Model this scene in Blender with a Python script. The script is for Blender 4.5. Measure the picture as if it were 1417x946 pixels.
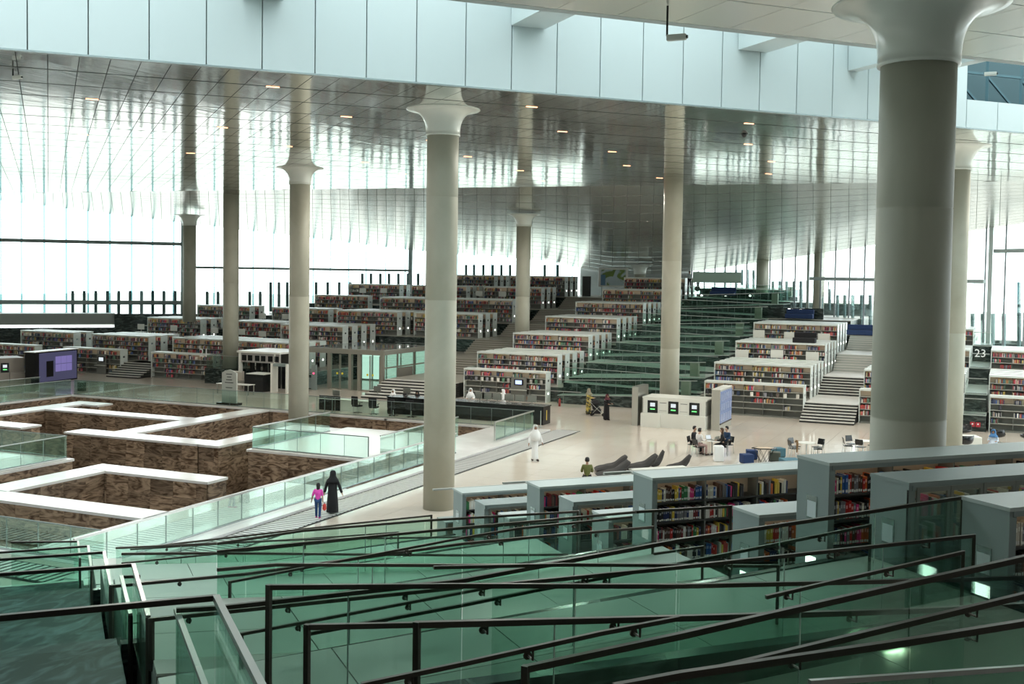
import bpy, bmesh, math, random
import numpy as np
from mathutils import Vector, Matrix, Euler
random.seed(7)
S = bpy.context.scene
for o in list(bpy.data.objects): bpy.data.objects.remove(o)
COL = S.collection
R = math.radians
# ------------------------------------------------------------------ camera
# world axes: x,y follow the heritage pit and the shelves; the camera looks 24 degrees left of +y
FPX, CX, CY, EYE = 1550.0, 708.5, 447.0, 9.0
PITCH, ROLL, YAW = math.atan(67 / FPX), 0.0145, R(24)
_rz = Matrix.Rotation(YAW, 3, 'Z')
_fw = Vector((0, math.cos(PITCH), -math.sin(PITCH))); _rt = Vector((1, 0, 0)); _up = _rt.cross(_fw)
_R = _rt * math.cos(ROLL) + _up * math.sin(ROLL); _U = _up * math.cos(ROLL) - _rt * math.sin(ROLL)
FW, RT, UP = _rz @ _fw, _rz @ _R, _rz @ _U
HDG = _rz @ Vector((0, 1, 0)); ORG = Vector((0, 0, EYE))
cam = bpy.data.objects.new('camera', bpy.data.cameras.new('camera')); COL.objects.link(cam)
cam.matrix_world = Matrix.Translation(ORG) @ Matrix((RT, UP, -FW)).transposed().to_4x4()
cam.data.sensor_width = 36.0; cam.data.lens = FPX / 1417 * 36.0
cam.data.shift_y = -(473 - CY) / 1417.0
cam.data.clip_start = 0.1; cam.data.clip_end = 3000
S.camera = cam
def ray(px, py): return FW + RT * ((px - CX) / FPX) + UP * ((CY - py) / FPX)
def at(px, py, z=0.0):                       # where the sight line of a photo point meets height z
    d = ray(px, py); return ORG + d * ((z - EYE) / d.z)
def atd(px, py, dist):                       # ... and where it is dist metres away
    d = ray(px, py); return ORG + d * (dist / d.dot(HDG))
# ------------------------------------------------------------------ world and light
W = bpy.data.worlds.new('world'); S.world = W; W.use_nodes = True
bgn = W.node_tree.nodes['Background']; bgn.inputs[0].default_value = (0.90, 0.985, 1.0, 1); bgn.inputs[1].default_value = 3.4
S.view_settings.view_transform = 'Standard'; S.view_settings.look = 'None'
S.view_settings.exposure = 0.45; S.view_settings.gamma = 1.0
S.cycles.max_bounces = 10; S.cycles.diffuse_bounces = 4; S.cycles.glossy_bounces = 4
S.cycles.transmission_bounces = 4; S.cycles.transparent_max_bounces = 64
S.cycles.caustics_reflective = True; S.cycles.caustics_refractive = False
S.cycles.sample_clamp_indirect = 6
S.cycles.use_denoising = True
PH = R(46.5)                                   # the facades, the roof panels and the near terraces run on this axis
PV = Vector((math.cos(PH), math.sin(PH), 0)); QV = Vector((-math.sin(PH), math.cos(PH), 0))
def ab(a, b, z=0.0): v = PV * a + QV * b; return Vector((v.x, v.y, z))
def onb(px, py, b):
    d = ray(px, py); return ORG + d * (b / d.dot(QV))
CORNER = Vector((-44.8, 133.3, 0))             # where the two glass facades meet
def onleft(px, py):
    d = ray(px, py); n = QV; return ORG + d * (CORNER.dot(n) / d.dot(n))
def onright(px, py):
    d = ray(px, py); n = PV; return ORG + d * (CORNER.dot(n) / d.dot(n))
def portal(c, sx, sy, normal):
    L = bpy.data.lights.new('window_portal', 'AREA'); L.shape = 'RECTANGLE'; L.size = sx; L.size_y = sy
    L.cycles.is_portal = True
    o = bpy.data.objects.new('window_portal', L); COL.objects.link(o); o.location = c
    o.rotation_euler = Vector(normal).to_track_quat('-Z', 'Y').to_euler()
pc = CORNER - PV * 62 - QV * 1.0; portal((pc.x, pc.y, 10.0), 124, 13, -QV)
pc = CORNER - QV * 62 - PV * 1.0; portal((pc.x, pc.y, 10.0), 124, 13, -PV)
pc = ab(20, 27, 19.8); portal(pc, 80, 80, (0, 0, -1))
# ------------------------------------------------------------------ materials
MATS = {}
def mat(name, col=(.8, .8, .8), rough=.5, metal=0.0, spec=.5, emit=None, es=0, coat=0):
    if name in MATS: return MATS[name]
    m = bpy.data.materials.new(name); m.use_nodes = True; b = m.node_tree.nodes['Principled BSDF']
    b.inputs['Base Color'].default_value = (*col, 1); b.inputs['Roughness'].default_value = rough
    b.inputs['Metallic'].default_value = metal; b.inputs['Specular IOR Level'].default_value = spec
    if coat: b.inputs['Coat Weight'].default_value = coat; b.inputs['Coat Roughness'].default_value = .08
    if emit: b.inputs['Emission Color'].default_value = (*emit, 1); b.inputs['Emission Strength'].default_value = es
    m.diffuse_color = (*col, 1); MATS[name] = m; return m
def nodes(m): return m.node_tree.nodes, m.node_tree.links, m.node_tree.nodes['Principled BSDF']
def noise_col(m, c0, c1, scale=(1, 1, 1), detail=6, dist=0.0, lo=.35, hi=.65, ns=1.0, coord='Object', bump=0, rnd=0, rough=None):
    N, L, B = nodes(m)
    tc = N.new('ShaderNodeTexCoord'); mp = N.new('ShaderNodeMapping'); mp.inputs['Scale'].default_value = scale
    nz = N.new('ShaderNodeTexNoise'); nz.inputs['Scale'].default_value = ns; nz.inputs['Detail'].default_value = detail; nz.inputs['Distortion'].default_value = dist
    rp = N.new('ShaderNodeValToRGB'); rp.color_ramp.elements[0].position = lo; rp.color_ramp.elements[1].position = hi
    rp.color_ramp.elements[0].color = (*c0, 1); rp.color_ramp.elements[1].color = (*c1, 1)
    if coord == 'World':
        g = N.new('ShaderNodeNewGeometry'); src = g.outputs['Position']
    else: src = tc.outputs[coord]
    if rnd:
        oi = N.new('ShaderNodeObjectInfo'); ad = N.new('ShaderNodeVectorMath'); ad.operation = 'MULTIPLY_ADD'
        L.new(oi.outputs['Random'], ad.inputs[0]); ad.inputs[1].default_value = (rnd, rnd * 1.7, rnd * .6); L.new(src, ad.inputs[2]); src = ad.outputs[0]
    L.new(src, mp.inputs[0]); L.new(mp.outputs[0], nz.inputs['Vector']); L.new(nz.outputs['Fac'], rp.inputs[0])
    out = rp.outputs[0]
    L.new(out, B.inputs['Base Color'])
    if bump:
        bp = N.new('ShaderNodeBump'); bp.inputs['Strength'].default_value = bump; bp.inputs['Distance'].default_value = .02
        L.new(nz.outputs['Fac'], bp.inputs['Height']); L.new(bp.outputs[0], B.inputs['Normal'])
    return m, out
FLOOR = mat('pale_stone_floor', (.62, .56, .50), .10, spec=.8); noise_col(FLOOR, (.62, .545, .46), (.74, .67, .59), (.12, .12, .12), 5, .4, coord='World')
RAMPF = mat('pale_ramp_floor', (.60, .60, .55), .35); noise_col(RAMPF, (.39, .41, .37), (.46, .47, .43), (.4, .4, .4), 4, .2, coord='World')
COPING = mat('white_stone_coping', (.80, .79, .77), .22); noise_col(COPING, (.74, .72, .70), (.86, .85, .83), (.5, .5, .5), 4, .3, coord='World')
DARKM = mat('dark_green_marble', (.03, .04, .04), .18)
noise_col(DARKM, (.012, .020, .019), (.14, .18, .165), (1.2, 1.2, 4.5), 9, 1.6, .46, .80, coord='World')
DARKF = mat('dark_marble_floor', (.03, .045, .05), .45, spec=.25)
noise_col(DARKF, (.006, .012, .017), (.13, .17, .185), (2.6, 1.1, 3), 8, 1.6, .46, .80, coord='World')
MARBLE = mat('travertine', (.30, .20, .13), .42)
def make_travertine():
    m, out = noise_col(MARBLE, (.10, .055, .03), (.50, .36, .25), (.75, .75, 2.6), 9, 3.0, .36, .60, coord='World', rnd=37, ns=1.1)
    N, L, B = nodes(m)
    oi = N.new('ShaderNodeObjectInfo'); mr = N.new('ShaderNodeMapRange'); mr.inputs['To Min'].default_value = .50; mr.inputs['To Max'].default_value = .95
    mx = N.new('ShaderNodeVectorMath'); mx.operation = 'SCALE'
    L.new(oi.outputs['Random'], mr.inputs['Value']); L.new(out, mx.inputs[0]); L.new(mr.outputs[0], mx.inputs['Scale']); L.new(mx.outputs[0], B.inputs['Base Color'])
make_travertine()
CONC = mat('smooth_concrete', (.52, .52, .44), .55); noise_col(CONC, (.36, .35, .275), (.44, .43, .35), (.5, .5, .35), 9, .6, coord='World', bump=.04)
PLASTER = mat('glossy_white_plaster', (.78, .80, .74), .18)
FASC = mat('satin_white_panel', (.62, .695, .70), .38)
CEIL = mat('mirror_ceiling_panel', (.76, .78, .74), .085, .86)
SOFF = mat('satin_soffit_panel', (.66, .67, .62), .20, .80)
def make_ceil(CEIL):
    N, L, B = nodes(CEIL)
    g = N.new('ShaderNodeNewGeometry'); mp = N.new('ShaderNodeMapping'); mp.inputs['Rotation'].default_value = (0, 0, -PH); mp.inputs['Scale'].default_value = (.9, .16, .5)
    nz = N.new('ShaderNodeTexNoise'); nz.inputs['Scale'].default_value = 1.0; nz.inputs['Detail'].default_value = 2.5
    nz2 = N.new('ShaderNodeTexNoise'); nz2.inputs['Scale'].default_value = 4.0; nz2.inputs['Detail'].default_value = 2
    ad = N.new('ShaderNodeMath'); ad.operation = 'MULTIPLY_ADD'; ad.inputs[1].default_value = .12
    bp = N.new('ShaderNodeBump'); bp.inputs['Strength'].default_value = .55; bp.inputs['Distance'].default_value = .016
    L.new(g.outputs['Position'], mp.inputs[0]); L.new(mp.outputs[0], nz.inputs['Vector']); L.new(mp.outputs[0], nz2.inputs['Vector'])
    L.new(nz2.outputs['Fac'], ad.inputs[0]); L.new(nz.outputs['Fac'], ad.inputs[2]); L.new(ad.outputs[0], bp.inputs['Height']); L.new(bp.outputs[0], B.inputs['Normal'])
make_ceil(CEIL); make_ceil(SOFF)
CEILGAP = mat('dark_ceiling_joint', (.015, .02, .018), .7)
CEILN = mat('pale_ceiling_panel', (.88, .94, .92), .2, .6)
ALU = mat('bookcase_white_aluminium', (.78, .83, .80), .38, .1)
ALUD = mat('bookcase_grey_interior', (.20, .205, .185), .6)
BEIGE = mat('bookcase_beige_back', (.58, .50, .40), .6)
WOODIN = mat('bookcase_side_brown', (.30, .22, .16), .6)
BOARD = mat('bookcase_board', (.44, .44, .40), .45)
SLAB = mat('near_bookcase_panel', (.30, .36, .35), .42); noise_col(SLAB, (.215, .265, .255), (.26, .31, .30), (.6, .6, .2), 5, .8, coord='World')
LED = mat('warm_led_strip', (1, .9, .75), .5, emit=(1, .80, .58), es=1.5)
SIGNL = mat('lit_white_sign', (1, 1, 1), .5, emit=(1, 1, .93), es=3.2)
PLATE = mat('metal_plate', (.42, .47, .47), .25, .8)
RAIL = mat('bronze_steel_rail', (.085, .075, .062), .36, .85)
RAILL = mat('bright_steel_rail', (.60, .62, .60), .28, .9)
STEEL = mat('brushed_steel', (.45, .45, .42), .3, .9)
GREYP = mat('grey_frame', (.22, .27, .26), .5)
BLACK = mat('black_lacquer', (.012, .013, .014), .2)
BLACKC = mat('black_fabric', (.010, .010, .012), .85)
WHITE = mat('white_laminate', (.78, .78, .72), .35)
WHITEC = mat('white_cloth', (.85, .86, .86), .8)
DARKTEAL = mat('dark_teal_paint', (.045, .10, .115), .6)
TRUSS = mat('blue_grey_steel', (.07, .15, .18), .45, .3)
STAIRT = mat('pale_stair_tread', (.66, .64, .60), .35)
NAVY = mat('navy_felt', (.02, .045, .13), .9)
TEAL = mat('teal_felt', (.07, .17, .22), .9)
OLIVEF = mat('olive_felt', (.10, .11, .09), .9)
SCREEN = mat('lit_screen', (.1, .1, .12), .3, emit=(.75, .82, .85), es=.7)
def glass_mat(name, tint, refl=1.0, rough=0.0):
    m = bpy.data.materials.new(name); m.use_nodes = True; N, L = m.node_tree.nodes, m.node_tree.links; N.clear()
    out = N.new('ShaderNodeOutputMaterial'); t = N.new('ShaderNodeBsdfTransparent'); t.inputs[0].default_value = (*tint, 1)
    g = N.new('ShaderNodeBsdfGlossy'); g.inputs['Roughness'].default_value = rough; g.inputs[0].default_value = (.9, 1, .96, 1)
    fr = N.new('ShaderNodeFresnel'); fr.inputs[0].default_value = 1.45
    mu = N.new('ShaderNodeMath'); mu.operation = 'MULTIPLY'; mu.inputs[1].default_value = refl
    mx = N.new('ShaderNodeMixShader'); L.new(fr.outputs[0], mu.inputs[0]); L.new(mu.outputs[0], mx.inputs[0]); L.new(t.outputs[0], mx.inputs[1]); L.new(g.outputs[0], mx.inputs[2]); L.new(mx.outputs[0], out.inputs[0])
    MATS[name] = m; return m
GLASS = glass_mat('green_glass', (.86, .945, .91), .6)
GLASSN = glass_mat('ramp_green_glass', (.82, .91, .872), .5)
GLASSC = glass_mat('clear_glass', (.95, .985, .97), .6)
FINGL = glass_mat('glass_fin', (.50, .68, .72), .5)
GLASSF = glass_mat('facade_glass', (.97, .985, .985), .35)
# ------------------------------------------------------------------ mesh helpers
class MB:
    def __init__(s): s.v = []; s.f = []; s.c = []
    def quad(s, pts): n = len(s.v); s.v += [tuple(p) for p in pts]; s.f.append(tuple(range(n, n + len(pts)))); return s
    def box(s, x0, x1, y0, y1, z0, z1): return s.hexa([(x0, y0, z0), (x1, y0, z0), (x1, y1, z0), (x0, y1, z0), (x0, y0, z1), (x1, y0, z1), (x1, y1, z1), (x0, y1, z1)])
    def hexa(s, p):
        n = len(s.v); s.v += [tuple(q) for q in p]
        s.f += [tuple(n + i for i in q) for q in ((0, 3, 2, 1), (4, 5, 6, 7), (0, 1, 5, 4), (1, 2, 6, 5), (2, 3, 7, 6), (3, 0, 4, 7))]; return s
    def bar(s, a, b, w, h, up=Vector((0, 0, 1))):
        a, b = Vector(a), Vector(b); d = (b - a).normalized(); x = d.cross(up)
        x = Vector((1, 0, 0)) if x.length < 1e-4 else x.normalized(); y = x.cross(d).normalized()
        x = x * w / 2; y = y * h / 2
        return s.hexa([a - x - y, a + x - y, b + x - y, b - x - y, a - x + y, a + x + y, b + x + y, b - x + y])
    def tube(s, pts, r, n=8, caps=True):
        pts = [Vector(p) for p in pts]; rs = r if isinstance(r, (list, tuple)) else [r] * len(pts); base = len(s.v)
        for i, p in enumerate(pts):
            d = (pts[min(i + 1, len(pts) - 1)] - pts[max(i - 1, 0)]).normalized(); u = Vector((0, 0, 1)) if abs(d.z) < .9 else Vector((0, 1, 0))
            x = d.cross(u).normalized(); y = x.cross(d)
            for k in range(n): t = 2 * math.pi * k / n; s.v.append(tuple(p + (x * math.cos(t) + y * math.sin(t)) * rs[i]))
        for i in range(len(pts) - 1):
            for k in range(n): a = base + i * n + k; b2 = base + i * n + (k + 1) % n; s.f.append((a, b2, b2 + n, a + n))
        if caps: s.f.append(tuple(base + k for k in range(n))[::-1]); s.f.append(tuple(base + (len(pts) - 1) * n + k for k in range(n)))
        return s
    def lathe(s, prof, n=40, c=(0, 0, 0), ell=1.0):
        base = len(s.v)
        for r, z in prof:
            for k in range(n): t = 2 * math.pi * k / n; s.v.append((c[0] + r * math.cos(t), c[1] + r * ell * math.sin(t), c[2] + z))
        for i in range(len(prof) - 1):
            for k in range(n): a = base + i * n + k; b2 = base + i * n + (k + 1) % n; s.f.append((a, b2, b2 + n, a + n))
        s.f.append(tuple(base + k for k in range(n))[::-1]); s.f.append(tuple(base + (len(prof) - 1) * n + k for k in range(n))); return s
    def prism(s, poly, z0, z1):
        n = len(s.v); k = len(poly)
        s.v += [(p[0], p[1], z0) for p in poly] + [(p[0], p[1], z1) for p in poly]
        s.f.append(tuple(range(n, n + k))[::-1]); s.f.append(tuple(range(n + k, n + 2 * k)))
        for i in range(k): j = (i + 1) % k; s.f.append((n + i, n + j, n + k + j, n + k + i))
        return s
    def mesh(s, name, m, smooth=False):
        me = bpy.data.meshes.new(name); me.from_pydata(s.v, [], s.f); me.update()
        for mm in (m if isinstance(m, (list, tuple)) else [m]): me.materials.append(mm)
        if smooth: me.shade_smooth()
        return me
    def obj(s, name, m, parent=None, smooth=False, off=None):
        if off is None and parent is not None and parent.get('_w'): off = parent.location
        if off is not None: o_ = Vector(off); s.v = [(v[0] - o_.x, v[1] - o_.y, v[2] - o_.z) for v in s.v]
        o = bpy.data.objects.new(name, s.mesh(name, m, smooth)); COL.objects.link(o)
        if parent is not None: o.parent = parent
        elif off is not None: o.location = off
        return o
def tag(o, label=None, cat=None, group=None, kind=None):
    if label: o['label'] = label
    if cat: o['category'] = cat
    if group: o['group'] = group
    if kind: o['kind'] = kind
    return o
def thing(name, label, cat, loc=(0, 0, 0), rz=0.0, group=None, kind=None, world=False):
    o = bpy.data.objects.new(name, None); COL.objects.link(o); o.empty_display_size = .2
    o.location = loc; o.rotation_euler = (0, 0, rz)
    if world: o['_w'] = 1
    return tag(o, label, cat, group, kind)
def copy_tree(o, parent=None):
    c = o.copy(); COL.objects.link(c); c.parent = parent
    for ch in o.children: copy_tree(ch, c)
    return c
_UC = {}
def pb(name, parent, m, x0, x1, y0, y1, z0, z1, bevel=False):      # a box part that shares one unit-cube mesh per material
    k = m.name
    if k not in _UC: _UC[k] = MB().box(0, 1, 0, 1, 0, 1).mesh('box_' + k, m)
    o = bpy.data.objects.new(name, _UC[k]); COL.objects.link(o); o.location = (x0, y0, z0); o.scale = (x1 - x0, y1 - y0, z1 - z0)
    o.parent = parent; return o
def obb(mb, c, ax, L, d, z0, z1):                                    # box along direction ax (unit), length L, depth d
    ax = Vector(ax); ay = Vector((-ax.y, ax.x, 0)); c = Vector(c)
    p = [c, c + ax * L, c + ax * L + ay * d, c + ay * d]
    return mb.hexa([(q.x, q.y, z0) for q in p] + [(q.x, q.y, z1) for q in p])
def st(name, mb, m, smooth=False): return tag(mb.obj(name, m, smooth=smooth), kind='structure')
def bev(o, w=.01, seg=2):
    b = o.modifiers.new('bevel', 'BEVEL'); b.width = w; b.segments = seg; b.limit_method = 'ANGLE'; return o
Z = [0, 1.08, 2.2, 3.35, 4.47, 5.6, 6.75]
VR = [73.0, 75.2, 82.2, 89.0, 96.2, 103.5, 110.6]
CZ = 15.2
# ================================================================== LARGE STRUCTURE
# ---- ground outside and the floor
st('ground_outside', MB().box(-600, 500, -500, 700, -8.6, -8.4), mat('pale_sand', (.34, .36, .31), .9))
fl = MB()
PX0, PX1, PY0, PY1 = -61.0, -24.8, 26.0, 60.0          # the excavated heritage pit
for x0, x1, y0, y1 in ((-130, PX0, -20, 150), (PX1, 45, -20, 150), (PX0, PX1, PY1, 150), (PX0, PX1, -20, PY0)): fl.box(x0, x1, y0, y1, -.55, -.03)
st('floor', fl, mat('floor_joint', (.48, .44, .40), .6))
ft = MB()                                               # big stone slabs, open joints between them
def tiles(x0, x1, y0, y1, s):
    nx, ny = max(1, round((x1 - x0) / s)), max(1, round((y1 - y0) / s)); dx, dy = (x1 - x0) / nx, (y1 - y0) / ny
    for i in range(nx):
        for j in range(ny): ft.box(x0 + i * dx + .004, x0 + (i + 1) * dx - .004, y0 + j * dy + .004, y0 + (j + 1) * dy - .004, -.03, 0)
tiles(-22.5, 12, 28, 75, 1.5); tiles(-90, -61, 44, 76, 1.5); tiles(-61, -22.5, 60, 88, 1.5); tiles(-24.2, 30, 75, 80, 1.5)
tag(ft.obj('floor_slabs', FLOOR), kind='stuff').parent = bpy.data.objects['floor']
st('floor_pit', MB().box(PX0 - 1, PX1 + 1, PY0 - 1, PY1 + 1, -7.2, -7.0), FLOOR)
# ---- travertine walls of the pit, their faces clad in separate slabs
TH_ = .07
tile_i = [0]
def clad(parent, p0, p1, z0=-7.0, z1=0.0, seed=0, far=False):   # face runs p0->p1, outward normal on the right hand side
    p0, p1 = Vector((*p0, 0)), Vector((*p1, 0)); L = (p1 - p0).length; d = (p1 - p0) / L; n = Vector((d.y, -d.x, 0))
    w = 1.25; h = .68; rows = int(round((z1 - .12 - z0) / h)); h = (z1 - .12 - z0) / rows; rng = random.Random(seed)
    big = MB()
    for r in range(rows):
        zt = z1 - .12 - r * h; x = -rng.random() * w * .9
        while x < L:
            a, b_ = max(x, 0), min(x + w, L); x += w
            if b_ - a < .05: continue
            q = p0 + d * (a + .004); e = p0 + d * (b_ - .004); t = TH_ - rng.random() * .012
            P8 = [q, e, e + n * t, q + n * t]
            mb = big if (r > 3 or far) else MB()
            mb.hexa([(v.x, v.y, zt - h + .004) for v in P8] + [(v.x, v.y, zt - .004) for v in P8])
            if mb is not big: mb.obj('marble_slab', MARBLE, parent); tile_i[0] += 1
    if big.v: tag(big.obj('marble_slabs', MARBLE, parent), kind='stuff')
def pitwall(x0, x1, y0, y1, faces, cx=None, z1=0.0):
    w = st('wall_pit', MB().box(x0, x1, y0, y1, -7, z1 - .12), mat('pit_wall_core', (.13, .10, .07), .8))
    MB().box(x0 - .09, x1 + .09, y0 - .09, y1 + .09, z1 - .115, z1 - .005).obj('coping', COPING, w)
    if 's' in faces: clad(w, (x0, y0), (x1, y0), z1=z1, seed=int(x0 * 7 + y0))
    if 'e' in faces: clad(w, (x1, y0), (x1, y1), z1=z1, seed=int(x1 * 5 + y0))
    if 'n' in faces: clad(w, (x1, y1), (x0, y1), z1=z1, seed=3, far=True)
    if 'w' in faces: clad(w, (x0, y1), (x0, y0), z1=z1, seed=5, far=True)
    return w
pitwall(PX0, -35.1, PY1 - .1, PY1 + .35, 's')                       # far edge under the walkway
pitwall(-35.1, PX1, PY1 - .1, PY1 + .35, 's')
pitwall(PX0 - .5, PX0, PY0, PY1 + .3, 'e')                          # left edge
pitwall(-57.6, -56.3, 40, 57.4, 'e'); pitwall(-56.2, -54.9, 56.2, 57.4, 'se')
pitwall(-56.2, -45.3, 53.1, 54.3, 'sn')                             # long cross wall
pitwall(-45.2, -43.9, 47.6, 59.8, 'ew')                             # wall along the view
pitwall(-47.4, -38.3, 46.2, 47.5, 'sn'); pitwall(-38.2, -37.0, 46.2, 53.3, 'sew')
pitwall(-60.9, -50.8, 46.2, 47.5, 'se')
pitwall(-38.1, -31.1, 38.1, 39.3, 'sen'); pitwall(-38.1, -36.8, 32.7, 38.0, 'ew')
pitwall(-52.0, -28.5, 31.4, 32.6, 'sn')
pitwall(-28.4, -24.75, 26.0, 39.5, 'ws')
pitwall(-60.9, -40.5, 33.0, 39.8, 'es', z1=-.02); pitwall(-35.0, -27.9, 46.1, 55.4, 'sewn')
pitwall(-38.2, -35.1, 53.4, 54.7, 'sw'); pitwall(-27.8, -24.75, 49.6, 59.9, 'sw')
pitwall(-61, -24.7, 25.6, 26.0, 'n')
# bright stone floors on the two platforms
for nm, x0, x1, y0, y1 in (('platform_floor', -34.9, -28.0, 46.2, 55.3), ('platform_floor', -60.8, -40.6, 33.1, 39.7)):
    st('floor_platform', MB().box(x0, x1, y0, y1, -.004, .012), mat('bright_platform_stone', (.80, .80, .77), .2))
# curb and floor grille along the promenade
tag(MB().box(-24.72, -24.1, 24.0, 59.8, 0, .10).obj('trim_1', COPING), kind='structure')
gr = MB()
y = 24.2
while y < 60.5: gr.box(-23.98, -22.62, y, y + .16, .0, .022); y += .26
x = -23.9
while x > -35: gr.box(x, x + .16, 23.6, 24.9, .0, .022); x -= .28
g = thing('floor_grille', 'grey slotted air grille in the floor beside the glass balustrade of the pit', 'grille', (-23.3, 40, 0))
MB().box(-24.04, -22.56, 24.1, 60.7, .001, .006).obj('grille_tray', mat('grille_dark', (.02, .025, .025), .6), g, off=(-23.3, 40, 0)); MB().box(-35.1, -24.05, 23.5, 25.0, .001, .006).obj('grille_tray', MATS['grille_dark'], g, off=(-23.3, 40, 0))
tag(gr.obj('grille_bars', mat('grille_bar', (.62, .62, .60), .35), g, off=(-23.3, 40, 0)), kind='stuff')

# ---- glass facades
FRM = GREYP
def facade_left():
    w = st('window_1', MB(), FRM)
    # mullions read off the photo, extended both ways at the same pitch
    px = [-60, -29, 1.3, 30, 61.4, 91.8, 121.8, 152, 182, 211, 240, 268, 296, 323, 350, 378, 406, 433, 456.5, 482, 506, 533, 560, 584, 608, 632, 655, 679, 701, 725, 748, 769, 791, 803]
    tops = lambda a: float(np.interp(a, [-60, -4.5, 13.1, 32.8, 44.6, 55.1, 60.5], [17.5, 15.7, 14.0, 12.2, 11.3, 10.9, 9.9]))
    aa = [onleft(p, 400).dot(PV) for p in px]; b0 = CORNER.dot(QV)
    a = aa[0] - 2.6
    while a > -62: aa.insert(0, a); a -= 2.6
    for i in range(len(aa) - 1):
        a0, a1 = aa[i], aa[i + 1]; z1 = min(tops(a0), tops(a1)) + .3; zb = 3.3 if a0 < 9 else 3.0
        p = [ab(a0 + .03, b0), ab(a1 - .03, b0), ab(a1 - .03, b0 + .04), ab(a0 + .03, b0 + .04)]
        MB().hexa([(q.x, q.y, zb) for q in p] + [(q.x, q.y, z1) for q in p]).obj('pane', GLASSF, w)
        c = ab(a0, b0 - .12); d = .05
        MB().bar((c.x, c.y, zb), (c.x, c.y, tops(a0) + .3), d, .22).obj('mullion', FINGL, w)
    for a0, a1, z, t in ((-60, 13.2, 11.75, .36), (-60, 13.2, 5.5, .42), (14.6, 38.5, 9.30, .26)):
        MB().bar(ab(a0, b0 - .2, z), ab(a1, b0 - .2, z), t * .8, t).obj('transom', FRM, w)
    MB().bar(ab(13.3, b0 - .2, 3.3), ab(13.3, b0 - .2, 14.1), .4, .3).obj('frame_post', FRM, w); MB().bar(ab(38.6, b0 - .2, 3.3), ab(38.6, b0 - .2, 12), .4, .3).obj('frame_post', FRM, w)
    # short dark fins standing outside the glass
    k = 0
    for p, y0, y1 in [(p, 402, 431) for p in (95.5, 111.5, 127.5, 143.7, 159.3, 175.2, 191, 206.5, 222, 237.5, 253)] + [(p, 403, 420) for p in (282, 297, 341, 355.5)] + [(p, 390, 425) for p in (370, 381.5, 393, 433, 449, 465, 480.5)] + [(p, 378, 396) for p in (497, 509, 522, 534, 547, 560.5, 574.5)] + [(p, 366, 384) for p in (641, 652, 665, 678, 690, 702, 750, 768)]:
        t, b_ = onleft(p, y0), onleft(p, y1 + 6)
        MB().bar((b_.x + .25, b_.y + .25, b_.z), (t.x + .25, t.y + .25, t.z), .16, .30).obj('fin', mat('dark_fin', (.07, .14, .14), .5), w)
facade_left()
def facade_right():
    w = st('window_2', MB(), FRM); a0 = CORNER.dot(PV)
    px = [958, 975.6, 990, 1004, 1019, 1034, 1050, 1066, 1083, 1101, 1119, 1136.5, 1156.5, 1176.5, 1197, 1218, 1239, 1261, 1285, 1310, 1337, 1364, 1391.5, 1420]
    tops = lambda b: float(np.interp(b, [40, 61.6, 66.9, 78.8, 85.9, 96.5, 107.5], [14.6, 13.3, 12.9, 11.9, 11.3, 10.4, 9.6]))
    bb = [onright(p, 400).dot(QV) for p in px]; b = bb[-1] - 1.6
    while b > -10: bb.append(b); b -= 1.6
    for i in range(len(bb) - 1):
        b0, b1 = bb[i], bb[i + 1]; z1 = min(tops(b0), tops(b1)) + .3
        p = [ab(a0, b1 + .03), ab(a0, b0 - .03), ab(a0 + .04, b0 - .03), ab(a0 + .04, b1 + .03)]
        MB().hexa([(q.x, q.y, 2.0) for q in p] + [(q.x, q.y, z1) for q in p]).obj('pane', GLASSF, w)
        c = ab(a0 - .10, b0)
        MB().bar((c.x, c.y, 2.0), (c.x, c.y, tops(b0) + .3), .13, .10).obj('mullion', mat('grey_mullion', (.24, .27, .29), .4), w)
    y0, y1 = onright(1125, 385), onright(1335, 390)
    MB().bar(ab(a0 - .2, 85.9, 9.05), ab(a0 - .2, 64.9, 9.0), .3, .30).obj('transom', mat('pale_frame', (.42, .48, .47), .4), w)
    MB().bar(ab(a0 - .2, 64.0, 11.3), ab(a0 - .2, 20, 11.2), .3, .30).obj('transom', MATS['pale_frame'], w)
    MB().bar(ab(a0 - .2, 86.3, 3), ab(a0 - .2, 86.3, 11.5), .22, .3).obj('frame_post', MATS['pale_frame'], w); MB().bar(ab(a0 - .2, 64.4, 2), ab(a0 - .2, 64.4, 13.2), .3, .3).obj('frame_post', MATS['pale_frame'], w)
    for p, ya, yb in [(p, 373, 402) for p in (999, 1007, 1014.5, 1022.5, 1030.5, 1038.5)] + [(p, 389, 421) for p in (1065, 1074.5, 1084, 1094, 1103.5, 1113, 1122.5, 1132.5, 1143)] + [(p, 408, 442) for p in (1154, 1164, 1175, 1187, 1199)] + [(p, 434, 478) for p in (1340, 1354, 1368, 1383)] + [(1404, 390, 480)]:
        t, b_ = onright(p, ya), onright(p, yb + 8)
        MB().bar((b_.x + .3, b_.y + .1, b_.z), (t.x + .3, t.y + .1, t.z), .16, .22).obj('fin', MATS['dark_fin'], w)
facade_right()
# solid end wall in the low corner, with a dark doorway
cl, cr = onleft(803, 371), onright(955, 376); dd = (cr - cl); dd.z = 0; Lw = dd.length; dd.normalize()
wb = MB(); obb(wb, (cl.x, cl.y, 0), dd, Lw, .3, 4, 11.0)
st('wall_corner', wb, mat('dark_grey_plaster', (.23, .25, .23), .6))  # end wall in one even dark grey

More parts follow.
